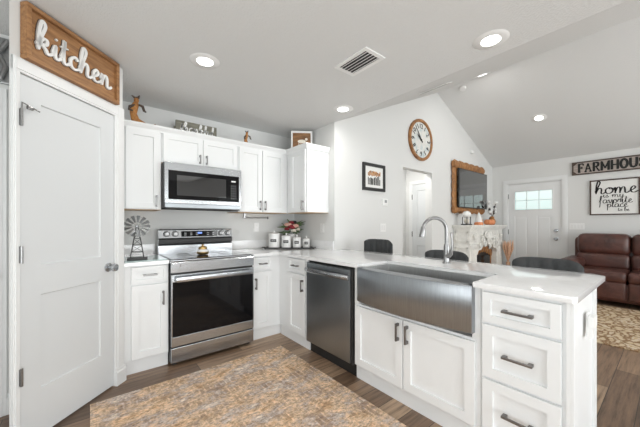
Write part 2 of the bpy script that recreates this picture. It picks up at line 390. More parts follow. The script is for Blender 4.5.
# ------------------------------------------------------------------ cabinets
def pull(mb, cx, cz, L_, vert, y=-.019):
    """square bar pull with two feet"""
    if vert:
        mb.box(cx-.006, cx+.006, y-.034, y-.024, cz-L_/2, cz+L_/2, .0025)
        for z in (cz-L_/2+.011, cz+L_/2-.011): mb.box(cx-.007, cx+.007, y-.026, y, z-.010, z+.010, .002)
    else:
        mb.box(cx-L_/2, cx+L_/2, y-.034, y-.024, cz-.006, cz+.006, .0025)
        for x in (cx-L_/2+.011, cx+L_/2-.011): mb.box(x-.010, x+.010, y-.026, y, cz-.007, cz+.007, .002)
    return mb
def cab_door(par, x0, x1, z0, z1, hx=None, hz=None, L_=.115, hm='gunmetal', rail=.055):
    d = MB().panel(x0, x1, z0, z1, rail=rail).done('door', 'cab', par)
    if hx is not None: pull(MB(), hx, hz, L_, True).done('handle', hm, d)
def cab_drawer(par, x0, x1, z0, z1, rail=.045, L_=.13, hm='gunmetal'):
    d = MB().panel(x0, x1, z0, z1, rail=rail).done('drawer', 'cab', par)
    pull(MB(), (x0+x1)/2, (z0+z1)/2, L_, False).done('handle', hm, d)
def base_body(par, w_, dep=.61, top=.882, toe=.032):
    MB().box(0, w_, 0, dep, .112, top, .001).box(0, w_, toe, dep, 0, .112).done('carcass', 'cab', par)
    MB().box(0, w_, toe-.012, toe, 0, .105, .002).done('toe_kick', 'cab', par)
FY = 2.755
t = thing('base_cabinet', 'narrow white base cabinet left of the range with one drawer over one door', 'cabinet', (.203, FY, 0))
base_body(t, .327); cab_drawer(t, .055, .318, .735, .872, .032, .10, 'nickel'); cab_door(t, .055, .318, .125, .72, .283, .60)
t = thing('base_cabinet', 'narrow white base cabinet right of the range with one drawer over one door', 'cabinet', (1.30, FY, 0))
base_body(t, .375); cab_drawer(t, .012, .235, .735, .872, .032, .09); cab_door(t, .012, .235, .125, .72, .042, .60)
FX = 1.64
def pen(name, label, y1): return thing(name, label, 'cabinet', (FX, y1, 0), -PI/2)
t = pen('base_cabinet', 'narrow white base cabinet in the corner beside the dishwasher', 2.754)
base_body(t, .534, .545); cab_drawer(t, .20, .505, .735, .872, .032, .10); cab_door(t, .20, .505, .125, .72, .475, .62)
t = pen('sink_cabinet', 'wide white two-door cabinet under the farmhouse sink', 1.595)
MB().box(0, .94, 0, .545, .112, .60, .001).box(0, .94, .032, .545, 0, .112).box(0, .045, 0, .545, .6, .882).box(.895, .94, 0, .545, .6, .882).box(.045, .895, .49, .545, .6, .88).done('carcass', 'cab', t)
MB().box(0, .94, .020, .032, 0, .105, .002).done('toe_kick', 'cab', t)
cab_door(t, .02, .455, .125, .585, .425, .50, .12); cab_door(t, .463, .915, .125, .585, .497, .50, .12)
t = pen('drawer_cabinet', 'white three-drawer cabinet at the open end of the peninsula', .653)
base_body(t, .352, .545)
cab_drawer(t, .012, .338, .712, .868, .038, .13); cab_drawer(t, .012, .338, .425, .698, .05, .13); cab_drawer(t, .012, .338, .125, .411, .05, .13)
tag(MB().box(FX-.012, FX+.545, .284, .30, 0, .882, .002).box(FX+.495, FX+.557, .272, .2845, 0, .882, .002).box(FX-.012, FX+.06, .272, .2845, 0, .882, .002).done('end_panel', 'cab'), 'white flat end panel with corner posts closing the peninsula', 'panel')
tag(MB().box(FX+.546, FX+.56, .30, YS-.002, 0, .882, .001).done('back_panel', 'cab'), 'white back panel of the peninsula behind the stools', 'panel')

# upper cabinets
UY = 3.09; UZ0, UZ1 = 1.355, 2.105
def upper(label, x0, x1, z0=UZ0, loc=None, rz=0, dep=.328):
    t = thing('wall_cabinet', label, 'cabinet', loc or (x0, UY, 0), rz); w_ = x1-x0
    MB().box(0, w_, 0, dep, z0+.006, UZ1, .001).done('carcass', 'cab', t); MB().box(.002, w_-.002, .004, dep, z0, z0+.006).done('bottom_panel', 'underside', t)
    return t
t = upper('tall single-door white wall cabinet left of the microwave', .203, .532)
cab_door(t, .045, .318, UZ0+.012, UZ1-.012, .286, UZ0+.085, .11, 'nickel')
t = upper('short two-door white wall cabinet above the microwave', .534, 1.296, 1.812)
cab_door(t, .012, .377, 1.826, UZ1-.012, .348, 1.885, .09, 'nickel', .045); cab_door(t, .385, .75, 1.826, UZ1-.012, .414, 1.885, .09, 'nickel', .045)
t = upper('two-door white wall cabinet right of the microwave', 1.298, 1.948)
cab_door(t, .012, .295, UZ0+.012, UZ1-.012, .267, UZ0+.085, .11); cab_door(t, .303, .60, UZ0+.012, UZ1-.012, .332, UZ0+.085, .11)
t = upper('single-door white corner cabinet facing the pantry, a framed picture on top', 0, .428, loc=(1.95, 3.088, 0), rz=-PI/2, dep=.325)
cab_door(t, .10, .41, UZ0+.012, UZ1-.012, .38, UZ0+.085, .11)
# crown along the top: profile (outward offset, z)
prof = [(0, 2.092), (.012, 2.092), (.014, 2.108), (.034, 2.138), (.034, 2.152), (0, 2.152)]
path = [(.203, UY-.002, 0, -1), (1.948, UY-.002, -1, -1), (1.948, 2.66, -1, -1), (XS-.002, 2.66, 0, -1)]
cr = MB(); R_ = [[(x+dx*o, y+dy*o, z) for o, z in prof] for x, y, dx, dy in path]; cr.loops(R_)
struct('trim_5', cr, 'cab')
cr2 = MB().box(.203, XS-.002, UY, YW-.002, 2.106, 2.112).box(1.95, XS-.002, 2.662, UY, 2.106, 2.112)
struct('trim_6', cr2, 'cab')

# ------------------------------------------------------------------ countertops
ct = thing('countertop', 'continuous white quartz countertop running round the corner and over the peninsula', 'countertop')
poly = [(1.30, YW-.002), (1.30, 2.718), (1.606, 2.718), (1.606, 1.532), (1.965, 1.532), (1.965, .683), (1.606, .683), (1.606, .275), (1.621, .26), (2.395, .26), (2.455, .32), (2.455, YS-.002), (XS-.002, YS-.002), (XS-.002, YW-.002)]
mb = MB().prism(poly, .884, .914)
es = [e for e in mb.bm.edges if abs(e.verts[0].co.z-e.verts[1].co.z) < 1e-5]
bmesh.ops.bevel(mb.bm, geom=es, offset=.003, segments=2, profile=.6, affect='EDGES')
mb.done('slab', 'quartz', ct, 30)
MB().box(1.30, XS-.022, YW-.022, YW-.002, .914, 1.016, .002).box(XS-.022, XS-.002, YS+.005, YW-.002, .914, 1.016, .002).done('backsplash', 'quartz', ct)
ct = thing('countertop', 'short white quartz countertop between the pantry and the range', 'countertop')
MB().box(.203, .531, 2.718, YW-.002, .884, .914, .003).done('slab', 'quartz', ct)
MB().box(.203, .531, YW-.022, YW-.002, .914, 1.016, .002).done('backsplash', 'quartz', ct)
tag(MB().box(.215, .520, 2.745, 3.16, .9145, .922, .002).done('cutting_board', 'teal'), 'pale teal glass board lying on the counter left of the range', 'cutting board')

# ------------------------------------------------------------------ range
def cyl_y(mb, x, y, z, r, L_, seg=20): return mb.lathe([(r, 0), (r, L_)], (x, y, z), seg, 'Y')
rg = thing('range', 'stainless freestanding electric range with black oven glass', 'oven', (.534, 2.676, 0))
RW = .762
MB().box(.002, RW-.002, .035, .70, .03, .905).box(.02, .06, .06, .1, 0, .03).box(RW-.06, RW-.02, .06, .1, 0, .03).box(.02, .06, .6, .64, 0, .03).box(RW-.06, RW-.02, .6, .64, 0, .03).done('body', 'black', rg)
MB().box(.004, RW-.004, .003, .035, .035, .160, .004).done('storage_drawer', 'steel', rg)
od = MB().box(.004, RW-.004, .0, .034, .172, .255, .003).box(.004, RW-.004, .0, .034, .725, .788, .003).box(.004, .012, .0, .034, .255, .725).box(RW-.012, RW-.004, 0, .034, .255, .725).done('oven_door', 'steel', rg)
MB().box(.012, RW-.012, .001, .03, .254, .726).done('door_glass', 'blackglass', od)
MB().box(.03, RW-.03, -.052, -.034, .728, .774, .012).box(.035, .06, -.04, .002, .738, .762, .004).box(RW-.06, RW-.035, -.04, .002, .738, .762, .004).done('handle', 'steel', od, 40)
MB().loops([[(x, .004, .805), (x, .035, .805), (x, .06, .906), (x, .014, .903), (x, .0, .885)] for x in (.002, RW-.002)]).done('front_panel', 'steel', rg)
MB().box(.0, RW, .004, .66, .904, .914, .003).done('cooktop_frame', 'steel', rg)
MB().box(.014, RW-.014, .028, .574, .9142, .918, .001).done('cooktop_glass', 'blackglass', rg)
for cx, cy, r_ in ((.2, .17, .11), (.56, .18, .085), (.2, .42, .08), (.56, .42, .1)):
    for rr in (r_, r_*.62): MB().tube([(cx+rr*math.cos(k*PI/16), cy+rr*math.sin(k*PI/16), .9183) for k in range(32)], .0008, 4, True).done('burner_ring', 'galv', rg)
MB().loops([[(x, .575, .914), (x, .655, .914), (x, .655, 1.168), (x, .600, 1.168), (x, .588, 1.158), (x, .574, 1.078), (x, .590, 1.07), (x, .590, 1.02), (x, .575, 1.0)] for x in (.002, RW-.002)]).done('backguard', 'steel', rg)
MB().loops([[(x, .568, 1.027), (x, .592, 1.018), (x, .592, 1.074), (x, .566, 1.064)] for x in (.003, RW-.003)]).done('vent_band', 'black', rg)
MB().box(.215, .585, .566, .582, 1.090, 1.148, .003).done('control_display', 'blackglass', rg)
MB().box(.375, .42, .5645, .567, 1.118, 1.136).done('clock_readout', 'led', rg)
bt = MB()
for i in range(6):
    for z in (1.105, 1.124): 
        if not (.36 < .24+i*.058 < .43): bt.box(.24+i*.058, .262+i*.058, .5653, .5665, z, z+.004)
bt.done('button_marks', 'galv', rg)
for x in (.075, .155, .632, .708):
    k = MB().lathe([(.026, 0), (.026, .004), (.021, .006), (.021, .03), (.018, .034)], (x, .580, 1.120), 22, 'Y').box(x-.004, x+.004, .538, .551, 1.102, 1.142, .001)
    kk = k.done('knob', 'nickel', rg, 40)
    MB().lathe([(.031, 0), (.031, .003), (.027, .004)], (x, .5805, 1.120), 22, 'Y').done('knob_ring', 'black', kk, 40)
MB().box(.07, .08, -.0035, .0, .855, .875).done('badge', 'gunmetal', rg)

# microwave
mw = thing('microwave', 'stainless over-the-range microwave with black glass door', 'microwave', (.536, 2.975, 1.382))
H = .425
MB().box(.0, .758, .03, .44, .0, H).done('body', 'black', mw)
MB().box(.005, .753, .0, .03, H-.075, H, .003).box(.005, .753, 0, .03, .038, .078, .003).box(.005, .035, 0, .03, .078, H-.075).box(.728, .753, 0, .03, .078, H-.075).done('door_frame', 'steel', mw)
MB().box(.034, .729, .002, .03, .077, H-.074).done('door_glass', 'blackglass', mw)
MB().box(.11, .585, .0008, .003, .115, H-.115, .0005).done('viewing_mesh', 'tvglass', mw)
kp = MB()
for i in range(3):
    for j in range(6): kp.box(.64+i*.022, .650+i*.022, .0008, .0021, .11+j*.027, .116+j*.027)
kp.done('keypad_marks', 'galv', mw)
MB().box(.642, .69, .0008, .0021, .288, .302).done('clock_readout', 'plate', mw)
MB().box(.02, .74, .01, .3, -.012, .0).done('vent_grille', 'gap', mw)
MB().box(.01, .75, .012, .03, .0, .037).done('lower_vent', 'steel_dark', mw)
# dishwasher
dw = thing('dishwasher', 'stainless dishwasher with bar handle between corner cabinet and sink', 'dishwasher', (1.622, 2.212, 0), -PI/2)
MB().box(.0, .608, .03, .555, .1, .87).done('tub', 'black', dw)
MB().box(.006, .59, -.012, .03, .112, .775, .003).box(.006, .59, -.012, .03, .775, .86, .004).done('door', 'steel_dark', dw)
MB().loops([[(x, -.022-b_, z-.022), (x, -.036-b_, z-.018), (x, -.048-b_, z-.006), (x, -.050-b_, z+.006), (x, -.040-b_, z+.020), (x, -.022-b_, z+.026)] for x, b_, z in [(.01+i*.576/10, .012*math.sin(i*PI/10)-.010*(i in (0, 10)), .792) for i in range(11)]]).done('handle', 'steel', dw)
MB().box(.0, .608, .045, .4, .0, .1).box(.59, .608, .0, .03, .1, .87).done('toe_kick', 'black', dw)

# farmhouse sink
sk = thing('farmhouse_sink', 'stainless farmhouse sink with bowed apron front', 'sink', (1.606, 1.532, 0), -PI/2)
SW = .849; ap = []
N_ = 24
fr_, bk_ = [], []
for i in range(N_+1):
    x = .002+(SW-.004)*i/N_; bow = .058*(1-((x-SW/2)/(SW/2))**2)
    fr_.append((x, bow))
ring = []
for x, bow in fr_:
    ring.append([(x, .045, .632), (x, -.002-bow, .632), (x, -.008-bow, .638), (x, -.008-bow, .884), (x, -.004-bow, .892), (x, .045, .892)])
MB().loops(ring).done('apron', 'steel_v', sk, 50)
bs = MB(); x0, x1, y0, y1, zb, zt = .03, SW-.03, .045, .335, .655, .884
bs.box(x0-.004, x1+.004, y0-.004, y1+.004, zb-.006, zb).box(x0-.006, x0, y0, y1, zb, zt).box(x1, x1+.006, y0, y1, zb, zt).box(x0, x1, y0-.006, y0, zb, zt).box(x0, x1, y1, y1+.006, zb, zt)
bs.box(.002, x0, -.005, y1+.02, zt, .892).box(x1, SW-.002, -.005, y1+.02, zt, .892).box(x0, x1, y1, y1+.02, zt, .892)
bs.done('basin', 'basin', sk); MB().lathe([(.045, 0), (.045, .004), (.02, .002)], (SW/2, .19, zb), 20).done('drain', 'nickel', sk, 40)
# faucet
fc = thing('faucet', 'brushed nickel gooseneck faucet behind the sink', 'faucet', (2.19, 1.13, .914), math.radians(-25))
MB().lathe([(.030, 0), (.030, .006), (.024, .012), (.0215, .05), (.0205, .13), (.018, .15)], (0, 0, 0), 24).done('base', 'nickel', fc, 40)
pts = [(0, 0, .14), (0, 0, .24)]
for k in range(0, 15): a = PI*k/14*.93; pts.append((-.105+.105*math.cos(a), 0, .26+.098*math.sin(a)))
MB().tube(pts, .0135, 16).done('spout', 'nickel', fc, 60)
e = Vector(pts[-1]); dd = Vector((-.14, 0, -1)).normalized()
MB().tube([e-dd*.01, e, e+dd*.02, e+dd*.06, e+dd*.075], [.0145, .017, .018, .0225, .020], 18).done('spray_head', 'nickel', fc, 50)
MB().tube([(0, 0, .055), (.0, -.03, .065), (0, -.05, .08), (.0, -.058, .11)], [.018, .019, .017, .012], 14).tube([(0, -.056, .1), (0, -.064, .14), (0, -.062, .19), (0, -.056, .225), (0, -.058, .245)], [.009, .008, .0065, .006, .007], 12).done('handle', 'nickel', fc, 50)

# ------------------------------------------------------------------ rugs
tag(MB().box(0, 1.485, .25, 2.47, .0005, .010, .003).done('kitchen_rug', 'rug'), 'distressed brown and grey rug on the kitchen floor', 'rug')
tag(MB().box(4.06, 5.96, -1.6, 2.0, .0005, .012, .004).done('area_rug', 'rug2'), 'beige and brown patterned rug in front of the sofa', 'rug')

# ------------------------------------------------------------------ stools
def make_stool(label):
    t = thing('bar_stool', label, 'stool', (2.43, .60, 0), 0, 'stools along the peninsula')
    # local: seat centre at origin, faces -x, back at +x
    MB().box(-.15, .2, -.2, .2, .62, .70, .03, 3).done('seat', 'fabric', t, 50)
    bk = MB(); rings = []
    n = 20
    for i in range(n+1):
        u = -1+2*i/n; a = u*.62; xx = .245*math.cos(a)-.02; yy = .35*math.sin(a)
        top = .972-.03*abs(u)**5; th = .022
        nx, ny = math.cos(a), math.sin(a)*.8
        seam = .011 if i % 4 == 0 else 0
        rings.append([(xx-nx*th*.7+nx*seam, yy-ny*th*.7, .70), (xx+nx*th-nx*seam, yy+ny*th, .70), (xx+nx*(th-seam), yy+ny*th, top-.02), (xx, yy, top), (xx-nx*(th*.7-seam), yy-ny*th*.7, top-.02)])
    bk.loops(rings).done('backrest', 'fabric', t, 50)
    for sx_, sy_ in ((-1, -1), (-1, 1), (1, -1), (1, 1)):
        MB().tube([(.02+sx_*.13, sy_*.16, .63), (.035+sx_*.17, sy_*.21, 0.0)], [.014, .011], 10).done('leg', 'black', t, 50)
    MB().tube([(.032+.16*a, .2*b_, .2) for a, b_ in ((-1, -1), (1, -1), (1, 1), (-1, 1))], .008, 8, True).done('footrest', 'black', t, 50)
    return t
s0 = make_stool('charcoal bar stool nearest the drawer end of the peninsula, backrest wide in view')
dup(s0, (2.43, 1.36, 0), 0, 'charcoal bar stool right behind the faucet, mostly hidden by the countertop')
dup(s0, (2.42, 2.17, 0), 0, 'charcoal bar stool beside the kitchen wall under the switch plate', (1, 1, 1.075))

# ------------------------------------------------------------------ downlights, vents
def make_light(label, loc):
    t = thing('downlight', label, 'ceiling light', loc, 0, 'round recessed ceiling lights')
    MB().lathe([(.056, -.001), (.058, -.006), (.098, -.005), (.106, 0)], (0, 0, 0), 32).done('trim_ring', 'plate', t, 40)
    MB().lathe([(.054, -.0065), (.056, -.0075), (.056, -.0070)], (0, 0, 0), 32).done('lens', 'lamp', t)
    l = bpy.data.lights.new('downlight_lamp', 'AREA'); l.shape = 'DISK'; l.size = .13; l.energy = LAMP_W; l.color = (1, .975, .94)
    lo = bpy.data.objects.new('downlight_lamp', l); C.objects.link(lo); lo.parent = t; lo.location = (0, 0, -.012)
    return t
make_light('round recessed ceiling light above the range and pantry', (.668, 2.197, ZC-.0005))
L0 = [o for o in C.objects if o.name == 'downlight'][0]
dup(L0, (2.06, .762, ZC-.0005), 0, 'round recessed ceiling light above the peninsula, the nearest and largest')
dup(L0, (2.085, 2.2, ZC-.0005), 0, 'round recessed ceiling light nearest the corner wall cabinet')
dup(L0, (.45, .5, ZC-.0005), 0, 'round recessed ceiling light over the rug, behind the view')
up = math.atan((ZR-ZC)/(XR-XS)); dn = math.atan((ZR-ZE)/(XD-XR))
def slope_z(x): return ZC+(x-XS)*math.tan(up) if x < XR else ZR-(x-XR)*math.tan(dn)
def on_slope(o, x, y): o.location = (x, y, slope_z(x)-.0008); o.rotation_euler = (0, -up if x < XR else dn, 0)
o = dup(L0, (0, 0, 0), 0, 'round recessed ceiling light on the far vaulted slope above the front door'); on_slope(o, 5.79, 1.41)
o = dup(L0, (0, 0, 0), 0, 'round recessed ceiling light beside the vault ridge, seen edge on'); on_slope(o, 4.3, 1.70)
dup(L0, (4.15, 3.05, ZC-.0005), 0, 'added unseen recessed light brightening the hall beyond the opening')  # extra lamp, out of view, added to brighten the dark hall
for o in kids([o for o in C.objects if o.name.startswith('downlight')and o.type == 'EMPTY'][-1]):
    if o.type == 'LIGHT': o.data = o.data.copy(); o.data.energy = 20
vt = thing('ceiling_vent', 'white slatted air vent in the flat kitchen ceiling', 'vent', (1.575, 1.49, ZC), 0)
a_, b2 = .135, .075
MB().box(-b2-.03, b2+.03, -a_-.03, -a_, -.008, 0, .002).box(-b2-.03, b2+.03, a_, a_+.03, -.008, 0, .002).box(-b2-.03, -b2, -a_, a_, -.008, 0, .002).box(b2, b2+.03, -a_, a_, -.008, 0, .002).done('frame', 'plate', vt)
MB().box(-b2, b2, -a_, a_, -.002, -.0005).done('duct_opening', 'gap', vt)
for i in range(5):
    x = -b2+.015+i*.030; MB().loops([[(x-.009, y, -.011), (x-.007, y, -.012), (x+.010, y, -.003), (x+.008, y, -.002)] for y in (-a_, a_)]).done('slat', 'plate', vt)
def px_slope(o, x, y): on_slope(o, x, y)
v2 = thing('ceiling_vent', 'long thin white vent on the rising slope above the clock', 'vent'); px_slope(v2, 3.12, 1.75)
MB().box(-.07, .07, -.17, .17, -.012, 0, .003).done('frame', 'plate', v2); MB().box(-.05, .05, -.15, .15, -.0135, -.012).done('louver', 'galv', v2)
sd = thing('smoke_detector', 'small white detector on the ceiling just past the vault ridge', 'smoke detector'); px_slope(sd, 4.72, 2.16)
MB().lathe([(.055, 0), (.055, -.014), (.045, -.024), (.02, -.026)], (0, 0, 0), 24).done('cover', 'plate', sd, 40)
ms = thing('motion_sensor', 'tiny white sensor on the gable wall above the television', 'sensor', (5.94, YS, 2.65))
MB().box(-.045, .045, -.04, 0, -.03, .03, .01).done('case', 'plate', ms, 40)

# ------------------------------------------------------------------ wall plates
def plate(label, loc, rz, gangs=1, kind='switch', cat='light switch'):
    w_ = .07+.046*(gangs-1); t = thing('switch_plate' if kind == 'switch' else 'outlet_plate', label, cat, loc, rz)
    MB().box(-w_/2, w_/2, -.006, 0, -.057, .057, .002).done('cover', 'plate', t)
    for g in range(gangs):
        x = (g-(gangs-1)/2)*.046
        if kind == 'switch': MB().box(x-.016, x+.016, -.009, -.005, -.033, .033, .002).done('rocker', 'ceramic', t)
        else:
            for z in (-.02, .02): MB().box(x-.014, x+.014, -.0075, -.005, z-.013, z+.013, .003).box(x-.007, x-.005, -.008, -.007, z-.004, z+.006).box(x+.005, x+.007, -.008, -.007, z-.004, z+.006).done('socket', 'ceramic', t)
    return t
plate('white double switch plate on the wall under the thermostat', (3.18, YS, 1.17), 0, 2)
plate('white four-gang switch plate between the front door and the sofa', (XD, 1.13, 1.175), -PI/2, 4)
plate('white outlet under the wall cabinet right of the range', (1.69, YW, 1.18), 0, 1, 'outlet', 'outlet')
plate('white outlet on the short wall beside the corner cabinet', (XS, 2.78, 1.17), -PI/2, 1, 'outlet', 'outlet')
o = plate('white outlet with a hanging cover flap on the peninsula end', (1.93, .272, .73), 0, 1, 'outlet', 'outlet')
MB().box(-.04, .04, -.03, -.006, -.01, .045, .004).box(-.03, .0, -.022, -.004, -.065, -.01, .003).done('flap', 'plate', o)
th = thing('thermostat', 'white thermostat on the wall below the framed family print', 'thermostat', (3.21, YS, 1.525))
MB().box(-.055, .055, -.022, 0, -.05, .05, .006).done('case', 'plate', th, 40); MB().box(-.018, .03, -.0235, -.021, -.008, .03, .001).done('screen', 'galv', th)
tr_ = thing('paper_towel_holder', 'thin metal towel bar under the wall cabinet right of the range', 'towel holder', (1.62, 3.3, 1.355))
MB().box(-.16, -.14, -.01, .01, -.06, 0).tube([(-.17, 0, -.055), (.17, 0, -.055)], .006).lathe([(.015, .165), (.015, .175)], (0, 0, -.055), 12, 'X').done('rail', 'nickel', tr_, 40)

# ------------------------------------------------------------------ lettering strokes
def cr(pts, n=6):
    if len(pts) < 3: return pts
    P = [pts[0]]+list(pts)+[pts[-1]]; out = []
    for i in range(1, len(P)-2):
        p0, p1, p2, p3 = P[i-1:i+3]
        for k in range(n):
            t = k/n; out.append(tuple(.5*((2*p1[j])+(-p0[j]+p2[j])*t+(2*p0[j]-5*p1[j]+4*p2[j]-p3[j])*t*t+(-p0[j]+3*p1[j]-3*p2[j]+p3[j])*t**3) for j in (0, 1)))
    return out+[pts[-1]]
SCRIPT = {
 'a': (1.15, [[(.85, .85), (.5, 1), (.08, .6), (.18, .08), (.5, .05), (.8, .45), (.88, .95), (.84, .35), (.98, .03), (1.2, .2)]]),
 'b': (1.0, [[(0, .2), (.3, 1.2), (.42, 2.0), (.22, 2.1), (.12, 1.2), (.15, .2), (.45, 0), (.75, .35), (.7, .85), (.45, .9), (.75, .8), (1.05, .85)]]),
 'c': (.85, [[(.72, .75), (.5, .98), (.12, .65), (.15, .15), (.5, 0), (.9, .25)]]),
 'e': (.85, [[(0, .3), (.4, .5), (.6, .8), (.42, 1.0), (.15, .65), (.2, .12), (.52, 0), (.9, .25)]]),
 'f': (.8, [[(0, .3), (.4, 1.1), (.6, 1.95), (.38, 2.1), (.28, 1.2), (.25, 0), (.15, -1.0), (0, -1.05)], [(-.05, .8), (.65, .95)]]),
 'h': (1.15, [[(0, .3), (.35, 1.15), (.58, 1.9), (.36, 2.15), (.16, 1.3), (.12, 0)], [(.12, .2), (.35, .8), (.62, .98), (.75, .7), (.72, .15), (.9, 0), (1.2, .25)]]),
 'i': (.6, [[(0, .3), (.22, .95), (.2, .2), (.38, 0), (.65, .25)], [(.28, 1.4), (.32, 1.5)]]),
 'k': (1.1, [[(0, .3), (.35, 1.15), (.58, 1.9), (.36, 2.15), (.16, 1.3), (.12, 0)], [(.15, .3), (.4, .9), (.7, .95), (.65, .6), (.3, .5), (.6, .3), (.8, 0), (1.15, .25)]]),
 'l': (.6, [[(0, .3), (.32, 1.2), (.42, 1.95), (.25, 2.1), (.15, 1.2), (.18, .2), (.38, 0), (.65, .25)]]),
 'm': (1.65, [[(0, .5), (.15, .95), (.14, 0)], [(.14, .2), (.35, .85), (.58, .95), (.66, .6), (.64, 0)], [(.64, .2), (.85, .85), (1.08, .95), (1.18, .6), (1.2, .12), (1.38, 0), (1.68, .25)]]),
 'n': (1.15, [[(0, .5), (.15, .95), (.14, 0)], [(.14, .2), (.35, .85), (.6, .95), (.7, .6), (.7, .12), (.88, 0), (1.18, .25)]]),
 'o': (1.0, [[(.5, 1), (.1, .7), (.12, .15), (.5, 0), (.85, .35), (.78, .85), (.45, .98), (.6, .75), (1.05, .85)]]),
 'p': (1.05, [[(0, .5), (.18, .95), (.12, 0), (.08, -1.0)], [(.12, .2), (.35, .85), (.68, .9), (.8, .4), (.5, .02), (.2, .15)], [(.6, .05), (1.05, .25)]]),
 'r': (.8, [[(0, .3), (.2, .95), (.32, 1.05), (.35, .85), (.62, .9), (.58, .3), (.85, .2)]]),
 's': (.75, [[(0, .2), (.35, .8), (.42, 1.0), (.35, .75), (.6, .35), (.4, .0), (.1, .1)], [(.4, 0), (.8, .25)]]),
 't': (.7, [[(0, .3), (.28, 1.1), (.32, 1.75), (.24, .8), (.26, .15), (.45, 0), (.75, .25)], [(0, 1.15), (.6, 1.25)]]),
 'u': (1.1, [[(0, .5), (.14, .95), (.12, .25), (.35, 0), (.65, .3), (.78, .95), (.74, .25), (.9, 0), (1.15, .25)]]),
 'v': (.9, [[(0, .6), (.15, .95), (.25, .4), (.4, 0), (.65, .5), (.7, .95), (.95, .8)]]),
 'y': (1.0, [[(0, .5), (.14, .95), (.12, .3), (.35, .05), (.65, .35), (.76, .95), (.7, 0), (.5, -.9), (.2, -.85), (.4, -.3), (1.0, .25)]]),
 ' ': (.7, [])}
def ribbon(mb, pts, w_, y0, y1, closed=False, cal=.35):
    n = len(pts); rings = []
    for i, (x, z) in enumerate(pts):
        a = pts[max(0, i-1)]; b_ = pts[min(n-1, i+1)]; dx, dz = b_[0]-a[0], b_[1]-a[1]; l = math.hypot(dx, dz) or 1; dx /= l; dz /= l
        ww = w_/2*((1-cal)+cal*abs(dz)*1.6); 
        if i in (0, n-1) and cal > 0: ww *= .6
        nx, nz = -dz*ww, dx*ww
        rings.append([(x+nx, y0, z+nz), (x-nx, y0, z-nz), (x-nx, y1, z-nz), (x+nx, y1, z+nz)])
    mb.loops(rings)
def script(mb, txt, x, z, s, w_, y0, y1, kern=1.0, cal=.35):
    for ch in txt:
        adv, st = SCRIPT[ch]
        for p in st: ribbon(mb, [(x+a*s*kern, z+b_*s) for a, b_ in cr(p)], w_, y0, y1, cal=cal)
        x += adv*s*kern
    return x
def script_w(txt): return sum(SCRIPT[c][0] for c in txt)

# kitchen sign on the pantry door casing
ks = thing('kitchen_sign', 'framed wooden sign reading kitchen in white script above the pantry door', 'sign', A+Vector((0, 0, 2.121)), R45)
s0_, s1_, h_ = .045, .665, .308
MB().box(s0_+.02, s1_-.02, -.028, -.012, .02, h_-.02).done('board', 'pine', ks)
MB().box(s0_, s1_, -.05, -.004, 0, .024, .004).box(s0_, s1_, -.05, -.004, h_-.024, h_, .004).box(s0_, s0_+.024, -.05, -.004, .024, h_-.024, .004).box(s1_-.024, s1_, -.05, -.004, .024, h_-.024, .004).done('frame', 'pine', ks)
mb = MB(); wd = script_w('kitchen'); s_ = .50/(wd*.98); script(mb, 'kitchen', s0_+.055, .085, s_*1.0, .0155, -.042, -.027, .98, .25); mb.done('lettering', 'plate', ks)
mb = MB(); script(mb, 'kitchen', s0_+.055, .085, s_, .022, -.031, -.0265, .98, .25); mb.done('letter_edging', 'darkwood', ks)
# metal sign over the door at far left
gs = thing('galvanised_plaque', 'grey metal wall piece above the half-seen door at the left edge', 'wall decor', (-.70, 2.698, 2.12))
mb = MB().box(-.28, .30, -.02, 0, .0, .29, .006)
for i in range(5): mb.box(-.27, .27, -.028, -.018, .02+i*.055, .045+i*.055, .004)
mb.done('plate', 'galv', gs); MB().tube([(.26, -.035, .02), (.285, -.045, .1), (.25, -.035, .18), (.29, -.045, .26)], .014, 8).done('scroll', 'nickel', gs, 50)

